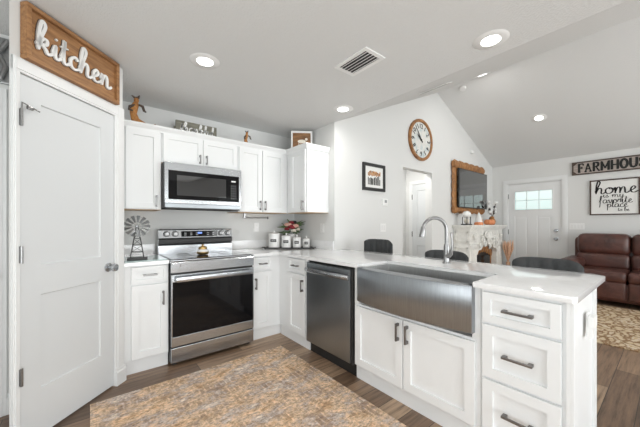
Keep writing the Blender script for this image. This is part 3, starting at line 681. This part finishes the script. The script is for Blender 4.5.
# FARMHOUSE sign, slab-serif block letters drawn as strokes
BL = {
 'F': (.8, [[(.15, 0), (.15, 1)], [(.0, 1), (.75, 1)], [(.15, .52), (.55, .52)], [(0, 0), (.35, 0)], [(.75, 1), (.75, .78)], [(.55, .64), (.55, .4)]]),
 'A': (1.05, [[(.15, 0), (.5, 1)], [(.5, 1), (.88, 0)], [(.28, .33), (.76, .33)], [(0, 0), (.32, 0)], [(.7, 0), (1.05, 0)]]),
 'R': (.95, [[(.15, 0), (.15, 1)], [(0, 1), (.55, 1)], [(.55, 1), (.75, .88), (.75, .64), (.55, .5)], [(.15, .5), (.55, .5)], [(.45, .5), (.8, 0)], [(0, 0), (.32, 0)], [(.72, 0), (.98, 0)]]),
 'M': (1.2, [[(.15, 0), (.15, 1)], [(.15, 1), (.6, .2)], [(.6, .2), (1.05, 1)], [(1.05, 1), (1.05, 0)], [(0, 1), (.2, 1)], [(1., 1), (1.2, 1)], [(0, 0), (.32, 0)], [(.88, 0), (1.2, 0)]]),
 'H': (1.05, [[(.15, 0), (.15, 1)], [(.9, 0), (.9, 1)], [(.15, .5), (.9, .5)], [(0, 1), (.32, 1)], [(.73, 1), (1.05, 1)], [(0, 0), (.32, 0)], [(.73, 0), (1.05, 0)]]),
 'O': (1.0, [[(.5+.4*math.cos(k*PI/10), .5+.5*math.sin(k*PI/10)) for k in range(21)]]),
 'U': (1.05, [[(.15, 1), (.15, .35), (.25, .08), (.52, 0), (.8, .08), (.9, .35), (.9, 1)], [(0, 1), (.32, 1)], [(.73, 1), (1.05, 1)]]),
 'S': (.85, [[(.72, .78), (.6, .97), (.35, 1), (.13, .85), (.18, .62), (.6, .45), (.75, .25), (.62, .04), (.35, 0), (.1, .2)], [(.72, .7), (.72, 1)], [(.1, .28), (.1, 0)]]),
 'E': (.85, [[(.15, 0), (.15, 1)], [(0, 1), (.75, 1)], [(.15, .52), (.55, .52)], [(0, 0), (.78, 0)], [(.75, 1), (.75, .78)], [(.78, 0), (.78, .24)]])}
fs = thing('farmhouse_sign', 'long wooden sign reading FARMHOUSE high on the far wall', 'sign', (XD-.002, 1.195, 2.115), -PI/2)
SL, SH = 1.26, .235
MB().box(.015, SL-.015, -.022, 0, .015, SH-.015).done('board', 'pinkwood', fs)
MB().box(0, SL, -.034, 0, 0, .02, .002).box(0, SL, -.034, 0, SH-.02, SH, .002).box(0, .022, -.034, 0, .02, SH-.02).box(SL-.022, SL, -.034, 0, .02, SH-.02).done('frame', 'darkwood', fs)
for k, (cx, cz) in enumerate(((.02, .02), (.02, SH-.02), (SL-.02, .02), (SL-.02, SH-.02))):
    sx_, sz_ = (1 if cx < .5 else -1), (1 if cz < .1 else -1)
    MB().prism([(cx, cz), (cx+sx_*.05, cz), (cx, cz+sz_*.05)], -.026, -.021, 'XZ').done('corner_mark', 'darkwood', fs)
mb = MB(); x = .085; s_ = .094; sz = .145
for ch in 'FARMHOUSE':
    adv, st = BL[ch]
    for p in st:
        thick = .033 if (abs(p[0][0]-p[-1][0]) < .3 or len(p) > 4) and abs(p[0][1]-p[-1][1]) > .3 or len(p) > 6 else .020
        ribbon(mb, [(x+a*s_, .047+b_*sz) for a, b_ in p], thick, -.032-random.random()*.002, -.021, cal=0)
    x += (adv+.12)*s_
mb.done('lettering', 'ink', fs)
# home sign
hs = thing('home_sign', 'square white sign reading home is my favorite place to be above the sofa', 'sign', (XD-.002, .955, 1.375), -PI/2)
HW, HH = .605, .615
MB().box(.01, HW-.01, -.018, 0, .01, HH-.01).done('canvas', 'paper', hs)
MB().box(0, HW, -.032, 0, 0, .02, .002).box(0, HW, -.032, 0, HH-.02, HH, .002).box(0, .02, -.032, 0, .02, HH-.02).box(HW-.02, HW, -.032, 0, .02, HH-.02).done('frame', 'darkwood', hs)
mb = MB()
script(mb, 'home', .07, .37, .104, .016, -.0215, -.0175, 1.05, .5)
script(mb, 'is my', .17, .305, .047, .0065, -.0215, -.0175, 1.15, .4)
script(mb, 'favorite', .12, .205, .060, .0085, -.0215, -.0175, .98, .4)
script(mb, 'place', .22, .135, .055, .0085, -.0215, -.0175, 1.0, .4)
script(mb, 'to be', .35, .065, .030, .005, -.0215, -.0175, 1.05, .4)
mb.done('lettering', 'ink', hs)

# thankful sign on top of the wall cabinets
ts = thing('thankful_sign', 'grey-green wooden sign reading thankful on top of the wall cabinets', 'sign', (.684, 3.21, 2.113))
MB().box(0, .415, -.01, .012, 0, .18, .002).box(-.012, .012, .012, .03, 0, .12).done('board', 'barn', ts)
mb = MB(); script(mb, 'thankful', .045, .075, .045, .010, -.013, -.0095, .98, .2); mb.done('lettering', 'plate', ts)

# carved boots on top of the cabinets
def boot(label, loc, s):
    t = thing('carved_figurine', label, 'figurine', loc, 0)
    rr = []
    for z, cx, rx, ry in ((0, .045, .07, .022), (.018, .043, .072, .024), (.04, .02, .048, .023), (.065, -.008, .026, .021), (.10, -.018, .021, .019), (.135, -.014, .024, .02), (.16, -.006, .022, .02), (.18, -.002, .013, .013)):
        rr.append([((cx+rx*math.cos(2*PI*k/14))*s, ry*math.sin(2*PI*k/14)*s, z*s) for k in range(14)])
    MB().loops(rr).done('body', 'rust', t, 50)
    MB().tube([(-.01*s, -.012*s, .155*s), (-.04*s, -.016*s, .135*s), (-.045*s, -.018*s, .115*s), (-.022*s, -.02*s, .11*s)], [.008*s, .010*s, .008*s, .005*s], 8).done('arm', 'darkwood', t, 50)
    MB().tube([(.012*s, -.012*s, .16*s), (.035*s, -.014*s, .155*s), (.045*s, -.012*s, .125*s), (.058*s, -.01*s, .12*s)], [.008*s, .010*s, .009*s, .005*s], 8).done('arm', 'darkwood', t, 50)
    MB().ball((0, 0, .193*s), .018*s, (.9, .8, 1.1), 2).done('head', 'rust', t, 50)
    MB().tube([(-.028*s, 0, .222*s), (-.008*s, 0, .207*s), (.012*s, 0, .214*s), (.02*s, 0, .232*s)], [.003*s, .010*s, .009*s, .003*s], 8).done('hat', 'darkwood', t, 50)
    MB().tube([(.1*s, 0, .02*s), (.118*s, 0, .038*s), (.112*s, 0, .05*s)], [.012*s, .010*s, .005*s], 8).done('toe_curl', 'rust', t, 50)
boot('tall orange-brown carved wooden figure at the left end of the cabinet tops', (.335, 3.13, 2.113), 1.33)
boot('small orange-brown carved wooden figure right of the thankful sign', (1.43, 3.14, 2.113), .88)
# framed picture on corner cabinet
pf = thing('framed_picture', 'small white-framed brown animal picture on top of the corner cabinet', 'picture', (2.10, 2.98, 2.113), -math.radians(34)); pf.scale = (1.12, 1, 1.38)
MB().box(-.12, .12, -.012, .008, 0, .018, .002).box(-.12, .12, -.012, .008, .192, .21, .002).box(-.12, -.102, -.012, .008, .018, .192).box(.102, .12, -.012, .008, .018, .192).done('frame', 'plate', pf)
MB().box(-.103, .103, -.004, .006, .017, .193).done('backing', 'rim', pf)
MB().ball((.0, -.006, .115), .03, (1.6, .12, .55), 2).ball((.052, -.006, .135), .014, (1.1, .15, .9), 2).box(-.035, -.028, -.007, -.004, .07, .105).box(.024, .031, -.007, -.004, .07, .105).box(-.012, -.006, -.007, -.004, .075, .105).done('animal_print', 'cream', pf)

# ------------------------------------------------------------------ counter objects
# windmill
wm = thing('windmill', 'metal toy windmill on a black base standing on the teal glass board', 'windmill', (.312, 2.86, .9225), math.radians(-8)); wm.scale = (1.0, 1.0, .94)
MB().box(-.07, .075, -.04, .04, 0, .022, .003).done('base', 'black', wm)
tw = MB()
for sx_ in (-1, 1):
    for sy_ in (-1, 1): tw.tube([(sx_*.048, sy_*.03, .02), (sx_*.008, sy_*.008, .29)], .0035, 6)
for z in (.07, .13, .19, .24):
    k = .048-(.04)*(z-.02)/.27; k2 = .03-(.022)*(z-.02)/.27
    tw.tube([(-k, -k2, z), (k, -k2, z), (k, k2, z), (-k, k2, z)], .0022, 6, True)
    if z < .2: k3 = .048-(.04)*(z+.04)/.27; tw.tube([(-k, -k2, z), (k3, -k2, z+.055)], .0018, 5).tube([(k, -k2, z), (-k3, -k2, z+.055)], .0018, 5)
tw.done('tower', 'black', wm)
wh = MB()
for i in range(13):
    a = 2*PI*i/13; ca, sa = math.cos(a), math.sin(a)
    def P(r, w_, y): return (r*ca-w_*sa, y, .30+r*sa+w_*ca)
    wh.loops([[P(.035, -.006, -.03), P(.035, .006, -.026), P(.035, .006, -.0255), P(.035, -.006, -.0295)], [P(.096, -.014, -.038), P(.096, .014, -.018), P(.096, .014, -.0175), P(.096, -.014, -.0375)]])
wh.tube([(.04*math.cos(k*PI/12), -.028, .30+.04*math.sin(k*PI/12)) for k in range(24)], .0018, 5, True)
wh.tube([(.085*math.cos(k*PI/12), -.028, .30+.085*math.sin(k*PI/12)) for k in range(24)], .0018, 5, True)
for i in range(8): a = 2*PI*i/8; wh.tube([(0, -.028, .3), (.085*math.cos(a), -.028, .3+.085*math.sin(a))], .0015, 5)
wh.lathe([(.014, .0), (.014, .02), (.006, .026)], (0, -.018, .30), 12, 'Y')
wh.done('wheel', 'galv', wm)
MB().tube([(0, -.02, .3), (0, .06, .3)], .003, 6).box(-.001, .001, .06, .12, .275, .325).done('tail', 'galv', wm)
# jar on the cooktop
jr = thing('candle_jar', 'small glass jar with an amber lid standing on the cooktop', 'jar', (.875, 2.95, .9185))
MB().lathe([(.03, 0), (.048, .008), (.056, .028), (.05, .048), (.036, .056)], (0, 0, 0), 24).done('jar_body', 'ceramic', jr, 50)
MB().lathe([(.04, .055), (.042, .06), (.036, .078), (.012, .086), (.010, .092), (.014, .1), (.006, .106)], (0, 0, 0), 24).done('lid', 'brass', jr, 50)
MB().lathe([(.049, .004), (.0575, .02), (.0575, .03), (.05, .034)], (0, 0, 0), 24).done('band', 'brass', jr, 50)
# tray + canisters along the view-facing diagonal
cv = Vector((.779, -.627, 0)); ctr = Vector((1.975, 3.09, .9145)); rz = -math.radians(38.84)
ty = thing('tray', 'black oblong tray in the counter corner holding the four canisters', 'tray', ctr, rz)
MB().box(-.30, .33, -.075, .075, .0, .006, .003).box(-.30, .33, -.078, -.070, .0, .014, .002).box(-.30, .33, .070, .078, .0, .014, .002).box(-.34, -.30, -.02, .02, .006, .014, .003).box(.33, .345, -.02, .02, .006, .014, .003).done('tray_plate', 'black', ty)
for (off, r_, h_, lab) in ((-.185, .074, .165, 'largest white lidded canister, leftmost on the black tray'), (-.03, .064, .135, 'second largest white canister on the black tray, in front of the flowers'),
                           (.105, .054, .115, 'third white canister on the black tray, second smallest'), (.225, .046, .095, 'smallest white canister, rightmost on the black tray')):
    p = ctr + cv*off; t = thing('canister', lab, 'canister', (p.x, p.y, .9222), rz, 'white canisters on the tray')
    MB().lathe([(r_*.88, 0), (r_*.95, .004), (r_*.95, h_*.96), (r_, h_*.97), (r_, h_)], (0, 0, 0), 28).done('jar_body', 'ceramic', t, 40)
    MB().lathe([(r_*1.02, h_+.0005), (r_*1.02, h_+.012), (r_*.7, h_+.02), (.014, h_+.024), (.009, h_+.032), (.014, h_+.042), (.008, h_+.05)], (0, 0, 0), 28).done('lid', 'ceramic', t, 40)
    lb = MB(); hw, z0, z1 = .55, h_*.45, h_*.45+.034
    lb.loops([[(r_*.965*math.sin(a), -r_*.965*math.cos(a), z0), (r_*.965*math.sin(a), -r_*.965*math.cos(a), z1), (r_*.93*math.sin(a), -r_*.93*math.cos(a), z1), (r_*.93*math.sin(a), -r_*.93*math.cos(a), z0)] for a in [-hw+hw*2*i/8 for i in range(9)]])
    l_ = lb.done('label_plate', 'black', t)
    MB().tube([(r_*.975*math.sin(a), -r_*.975*math.cos(a), (z0+z1)/2+.006*math.sin(a*25)) for a in [-.38+.76*i/14 for i in range(15)]], .0018, 4).done('label_mark', 'plate', l_)
# flowers behind
fp = ctr + cv*.02 + Vector((.627, .779, 0))*.16
fl = thing('flower_arrangement', 'bouquet of red, pink and cream flowers behind the canisters', 'flowers', (fp.x, fp.y, .9145), rz); fl.scale = (1.12, 1, 1.17)
MB().lathe([(.035, 0), (.045, .01), (.05, .09), (.038, .13), (.042, .15), (.03, .15)], (0, 0, 0), 20).done('vase', 'ceramic', fl, 50)
def blossom(x, y, z, r_, key, nm='flower'):
    mb = MB().ball((x, y, z), r_*.45, (1, 1, 1), 2)
    for k in range(11):
        a = k*2.4; e_ = -.3+k*.12; rr = r_*.62
        mb.ball((x+rr*math.cos(a)*math.cos(e_), y+rr*math.sin(a)*math.cos(e_), z+rr*math.sin(e_)*.8), r_*.42, (1, 1, .75), 1)
    mb.done(nm, key, fl, 60)
for x, y, z, r_, c_ in ((-.045, -.03, .25, .042, 'pink'), (.005, -.05, .225, .045, 'red'), (.05, -.04, .235, .045, 'pink'), (.0, -.03, .275, .036, 'red'), (.03, -.05, .185, .034, 'cream'), (-.055, -.02, .205, .032, 'red'), (.035, .0, .28, .03, 'ink'), (.075, -.01, .2, .03, 'cream'), (-.02, -.06, .255, .03, 'pink')): blossom(x, y, z, r_, c_)
lv = MB()
for i in range(26):
    a = random.uniform(0, 2*PI); l_ = random.uniform(.09, .15); z = random.uniform(.13, .27); p0 = Vector((.03*math.cos(a), .03*math.sin(a)*.5, z)); p1 = p0+Vector((l_*math.cos(a), l_*.45*math.sin(a), random.uniform(-.04, .07)))
    mid = (p0+p1)/2; lv.tube([p0, mid, p1], [.002, random.uniform(.008, .014), .001], 5)
lv.done('leaves', 'green', fl)

# ------------------------------------------------------------------ gable wall objects
pp = thing('framed_print', 'black-framed family print on the wall above the thermostat', 'picture', (2.755, YS-.001, 1.665))
W2, H2 = .45, .365
MB().box(0, W2, -.025, 0, 0, .042, .004).box(0, W2, -.025, 0, H2-.042, H2, .004).box(0, .042, -.025, 0, .042, H2-.042, .003).box(W2-.042, W2, -.025, 0, .042, H2-.042, .003).done('frame', 'black', pp)
MB().box(.04, W2-.04, -.012, -.001, .04, H2-.04).done('mat_board', 'paper', pp)
a1, a2 = MB(), MB()
for i in range(11):
    x = .10+i*.0235; a1.box(x, x+random.uniform(.012, .02), -.0135, -.011, .08, .08+random.uniform(.07, .13), .001)
    a2.box(x, x+.019, -.0132, -.011, .19+random.uniform(0, .02), .24+random.uniform(0, .03), .001)
for i in range(7): x = .11+i*.036; a1.ball((x, -.012, .235+random.uniform(-.01, .02)), .012, (1, .12, 1), 1)
a1.done('dark_figures', 'ink', pp); a2.done('brown_band', 'rust', pp)
# clock
ck = thing('wall_clock', 'round wooden clock with a weathered face high on the gable wall', 'clock', (4.10, YS-.001, 2.555))
MB().lathe([(.325, 0), (.33, .02), (.325, .035), (.31, .042), (.285, .036), (.28, .014), (.28, 0.0)], (0, 0, 0), 56, 'Y').done('case', 'log', ck, 40)
m = M['face'] = mat('weathered_clock_face', (.6, .63, .62), .6); base(m, ramp(m, noise(m, coords(m), 9, 7), [(.3, (.42, .55, .6)), (.5, (.72, .72, .68)), (.7, (.80, .80, .78))]))
MB().lathe([(.281, .0), (.281, .018)], (0, 0, 0), 56, 'Y').done('dial', 'face', ck, 40)
for n in range(1, 13):
    me = text_mesh(str(n), .105, .002); a = PI/2-n*PI/6
    me.transform(Matrix.Translation((.215*math.cos(a), -.021, .215*math.sin(a))) @ Matrix.Rotation(PI/2, 4, 'X') @ Matrix.Rotation(a-PI/2, 4, 'Z'))
    me.materials.append(M['ink']); no = bpy.data.objects.new('numeral', me); C.objects.link(no); no.parent = ck
def hand(a, L_, w_): 
    d = Vector((math.sin(a), 0, math.cos(a))); n_ = Vector((d.z, 0, -d.x))*w_
    return MB().loops([[tuple(Vector((0, y, 0))+d*q+n_*s_*k) for s_, y in ((1, -.028), (-1, -.028), (-1, -.025), (1, -.025))] for q, k in ((-.05, .6), (0, 1), (L_*.7, .9), (L_, .15))])
hand(-.65, .20, .009).done('minute_hand', 'ink', ck); hand(-.95, .13, .011).done('hour_hand', 'ink', ck)
MB().lathe([(.015, 0), (.015, .014)], (0, -.018, 0), 16, 'Y').done('hub', 'ink', ck)

# log frame + television
lg = thing('log_frame', 'rustic amber log frame mounted around the television', 'frame', (5.09, YS-.001, 1.42))
LW, LH = 1.29, .97
def log(p0, p1, w_, nm_, dep=.06):
    mb = MB(); p0 = Vector(p0); p1 = Vector(p1); d = (p1-p0); L_ = d.length; d.normalize(); q = Vector((d.z, 0, -d.x)); n = 26; rings = []
    for i in range(n+1):
        c = p0+d*L_*i/n; k = w_/2*(1+.14*math.sin(i*1.35+p0.x*3)+.06*math.sin(i*2.9)); kk = k*(.8 if i in (0, n) else 1)
        rings.append([tuple(c+q*kk*math.cos(a)+Vector((0, -.5*dep-dep*.5*math.sin(a), 0))) for a in [2*PI*j/12 for j in range(12)]])
    mb.loops(rings).done(nm_, 'log', lg, 50)
log((.09, 0, .0), (.09, 0, LH-.1), .17, 'left_log'); log((LW-.09, 0, .0), (LW-.09, 0, LH-.1), .17, 'right_log'); 
log((0, -.012, LH-.08), (LW, -.012, LH-.08), .15, 'top_log', .07); log((0, -.012, .07), (LW, -.012, .07), .14, 'bottom_log', .07)
tv = thing('television', 'flat black television showing a pale window reflection above the mantel', 'television', (5.19, 2.44, 1.52))
MB().box(0, 1.22, 0, .03, 0, .715, .004).box(.4, .87, .03, .11, .2, .5).done('housing', 'black', tv); MB().box(.012, 1.208, -.0015, .001, .016, .703).done('screen', 'tvglass', tv)

# mantel
mt = thing('fireplace_mantel', 'carved cream fireplace mantel against the gable wall below the television', 'fireplace', (5.20, 2.26, 0))
DW_ = .287; WW = 1.50
MB().box(-.06, WW+.06, -.07, DW_, 1.165, 1.20, .006).box(-.035, WW+.035, -.045, DW_, 1.135, 1.165, .008).box(-.015, WW+.015, -.02, DW_, 1.11, 1.135, .008).done('mantel_shelf', 'stone', mt, 40)
fz_ = MB().box(0, WW, .0, DW_, .86, 1.11, .003)
for a, b_ in ((.02, .27), (WW-.27, WW-.02)): fz_.panel(a, b_, .90, 1.08, .012, .02, .007, 0)
fz_.box(0, WW, -.015, DW_, .845, .868, .004)
for z0, z1 in ((.12, .80), (.90, 1.08)):
    y0, y1 = .03, DW_-.03
    for a in ((y0, y1, z0, z0+.02), (y0, y1, z1-.02, z1), (y0, y0+.02, z0, z1), (y1-.02, y1, z0, z1)): fz_.box(-.012, .0, *a[:2], *a[2:])
fz_.done('frieze', 'stone', mt)
for x0 in (0, WW-.29):
    p = MB().box(x0, x0+.29, .0, DW_, .0, .85, .003).box(x0-.01, x0+.30, -.02, DW_*.5, 0, .12, .006)
    p.box(x0+.02, x0+.27, -.018, 0, .78, .84, .008)
    for i in range(5): p.tube([(x0+.05+i*.047, -.004, .16), (x0+.05+i*.047, -.004, .76)], .014, 8)
    p.done('pilaster', 'stone', mt, 40)
sc_ = MB().prism([(.29, .86), (.29, .66)]+[(.29+.92*t_, .66+.15*math.sin(PI*t_)**.6+.02*math.sin(t_*PI*9)) for t_ in [i/24 for i in range(1, 24)]]+[(1.21, .66), (1.21, .86)], -.01, .05, 'XZ')
sc_.done('arch_apron', 'stone', mt)
orn = MB()
def spiral(cx, cz, r_, turns, sg, y=-.03, rot=0, th=.016):
    n = int(14*turns); orn.tube([(cx+sg*r_*(1-.75*i/n)*math.cos(rot+i*2*PI/14), y-.01*i/n, cz+r_*(1-.75*i/n)*math.sin(rot+i*2*PI/14)) for i in range(n+1)], [th*(1-.5*i/n) for i in range(n+1)], 8)
for sg in (-1, 1):
    c = WW/2
    spiral(c+sg*.11, 1.0, .075, 1.6, sg); spiral(c+sg*.28, .93, .07, 1.5, sg, rot=1); spiral(c+sg*.2, .86, .06, 1.4, sg, rot=2.5); spiral(c+sg*.38, .84, .05, 1.3, sg, rot=4)
    spiral(c+sg*.06, .87, .05, 1.4, sg, rot=.6)
    for k in range(4): a = .4+k*.45; orn.tube([(c+sg*.05, -.02, .93), (c+sg*(.05+.1*math.cos(a)), -.05, .93+.1*math.sin(a)), (c+sg*(.05+.15*math.cos(a)), -.03, .93+.15*math.sin(a))], [.01, .018, .005], 6)
    spiral(c+sg*.6, .98, .05, 1.5, sg)
orn.ball((WW/2, -.035, .95), .05, (1, .6, 1.3), 2).tube([(WW/2, -.03, .88), (WW/2, -.05, .8), (WW/2, -.03, .74)], [.02, .03, .006], 8)
orn.done('carved_scrolls', 'stone', mt, 60)
MB().box(.29, 1.21, .12, DW_, .0, .86).done('firebox', 'black', mt)
gf = MB()
for i in range(9):
    x = .34+i*.1025; gf.ball((x, .09, .64+.10*math.sin(PI*i/8)), .06, (1, .25, 1.3), 2)
gf.box(.29, .36, .10, .12, .05, .68).box(1.14, 1.21, .10, .12, .05, .68)
gf.done('gilded_edging', 'log', mt, 50); MB().box(.36, 1.14, .10, .118, .05, .60).done('fire_screen', 'blackglass', mt)
MB().box(-.03, WW+.03, -.03, .0, 0, .02, .004).done('hearth_plinth', 'stone', mt)

# mantel ornaments
zt_ = 1.2005
t = thing('cloche_lantern', 'white-topped black lantern at the left end of the mantel shelf', 'lantern', (5.30, 2.36, zt_))
MB().box(-.09, .09, -.06, .06, 0, .02, .003).tube([(-.07, -.04, .02), (-.07, -.04, .15)], .007, 6).tube([(.07, -.04, .02), (.07, -.04, .15)], .007, 6).tube([(.07, .04, .02), (.07, .04, .15)], .007, 6).tube([(-.07, .04, .02), (-.07, .04, .15)], .007, 6).done('stand', 'black', t)
MB().ball((0, 0, .19), .09, (1, .8, .75), 3).done('dome', 'ceramic', t, 60); MB().ball((0, 0, .075), .05, (1, .8, 1), 2).done('candle', 'cream', t, 60)
t = thing('gnome_ornament', 'white gnome with an orange base in the middle of the mantel shelf', 'ornament', (5.74, 2.33, zt_))
MB().lathe([(.075, 0), (.08, .02), (.07, .05), (.05, .06)], (0, 0, 0), 18).done('base', 'orange', t, 50)
MB().lathe([(.06, .055), (.065, .09), (.05, .14), (.03, .19), (.008, .235)], (0, 0, 0), 18).done('hat', 'ceramic', t, 50); MB().ball((0, -.055, .09), .018, sub=2).done('nose', 'peach', t, 60)
t = thing('pumpkin', 'orange ribbed pumpkin beside the gnome on the mantel shelf', 'pumpkin', (6.18, 2.31, zt_))
mb = MB()
for k in range(9): a = 2*PI*k/9; mb.ball((.05*math.cos(a), .05*math.sin(a), .055), .05, (1, 1, 1.1), 2)
mb.done('body', 'orange', t, 60); MB().tube([(0, 0, .1), (.005, 0, .13), (.02, 0, .15)], [.012, .009, .007], 8).done('stem', 'darkwood', t, 60)
t = thing('cotton_vase', 'brown vase of cotton stems at the right end of the mantel shelf', 'vase', (6.45, 2.36, zt_))
MB().lathe([(.04, 0), (.06, .03), (.065, .08), (.035, .14), (.04, .17), (.03, .17)], (0, 0, 0), 20).done('vase_body', 'rust', t, 50)
stm = MB()
for k in range(8):
    a = -1.15+k*.33; L_ = .26+.05*(k % 3); p1 = (L_*math.sin(a), -.05+.03*(k % 4), .15+L_*math.cos(a)); stm.tube([(0, 0, .15), (p1[0]*.5, p1[1]*.5, .15+(p1[2]-.15)*.6), p1], .004, 5)
    MB().ball((p1[0], p1[1], p1[2]), .034, sub=2, lump=.12).done('cotton_boll', 'ceramic', t, 60); MB().ball((p1[0]*.7, p1[1]*.7+.01, .15+(p1[2]-.15)*.72), .02, sub=1).done('seed_pod', 'ink', t, 60)
stm.done('stems', 'darkwood', t)
t = thing('dried_grass_vase', 'peach dried grasses in a tall vase on the floor beside the mantel', 'vase', (6.60, 2.12, 0)); t.scale = (.72, .72, .98)
MB().lathe([(.05, 0), (.07, .05), (.075, .25), (.045, .42), (.055, .46), (.04, .46)], (0, 0, 0), 20).done('vase_body', 'peach', t, 50)
mb = MB()
for k in range(16):
    a = k*2.4; r_ = .03+.006*k; mb.tube([(0, 0, .44), (r_*.6*math.cos(a), r_*.6*math.sin(a), .62), (r_*math.cos(a), r_*math.sin(a), .74), (r_*1.1*math.cos(a), r_*1.1*math.sin(a), .86+.004*k)], [.004, .012, .022, .004], 6)
mb.done('grasses', 'peach', t, 60)

# ------------------------------------------------------------------ sofa (faces -x): local x along -Y world from y=1.2
sf = thing('sofa', 'burgundy leather reclining sofa against the far wall under the signs', 'sofa', (5.97, 1.19, 0), -PI/2)
TW = 2.2
MB().box(.03, TW-.03, .05, .9, .07, .34, .03, 3).box(.1, .2, .12, .2, 0, .07).box(TW-.2, TW-.1, .12, .2, 0, .07).box(.1, .2, .7, .8, 0, .07).box(TW-.2, TW-.1, .7, .8, 0, .07).done('base', 'leather', sf, 50)
for x0 in (0, TW-.22):
    MB().box(x0, x0+.22, .03, .88, .07, .60, .05, 3).box(x0-.02, x0+.25, .0, .86, .50, .66, .075, 4).done('arm', 'leather', sf, 50)
def cushion(x0, x1, y0, y1, z0, z1, r_=.05): return MB().box(x0, x1, y0, y1, z0, z1, r_, 4)
for k in range(3):
    x0 = (.13, .765, 1.375)[k]; x1 = (.76, 1.37, 2.0)[k]
    cushion(x0, x1, .0, .62, .36, .52, .06).done('seat_cushion', 'leather', sf, 60)
    MB().box(x0+.005, x1-.005, .015, .12, .10, .37, .035, 3).done('footrest_panel', 'leather', sf, 60)
    cushion(x0, x1, .50, .78, .49, .74, .07).done('lumbar_cushion', 'leather', sf, 60)
    cushion(x0, x1, .56, .90, .715, 1.06, .10).done('head_cushion', 'leather', sf, 60)
MB().box(.07, TW-.07, .72, .96, .1, 1.0, .08, 4).done('back_frame', 'leather', sf, 60)
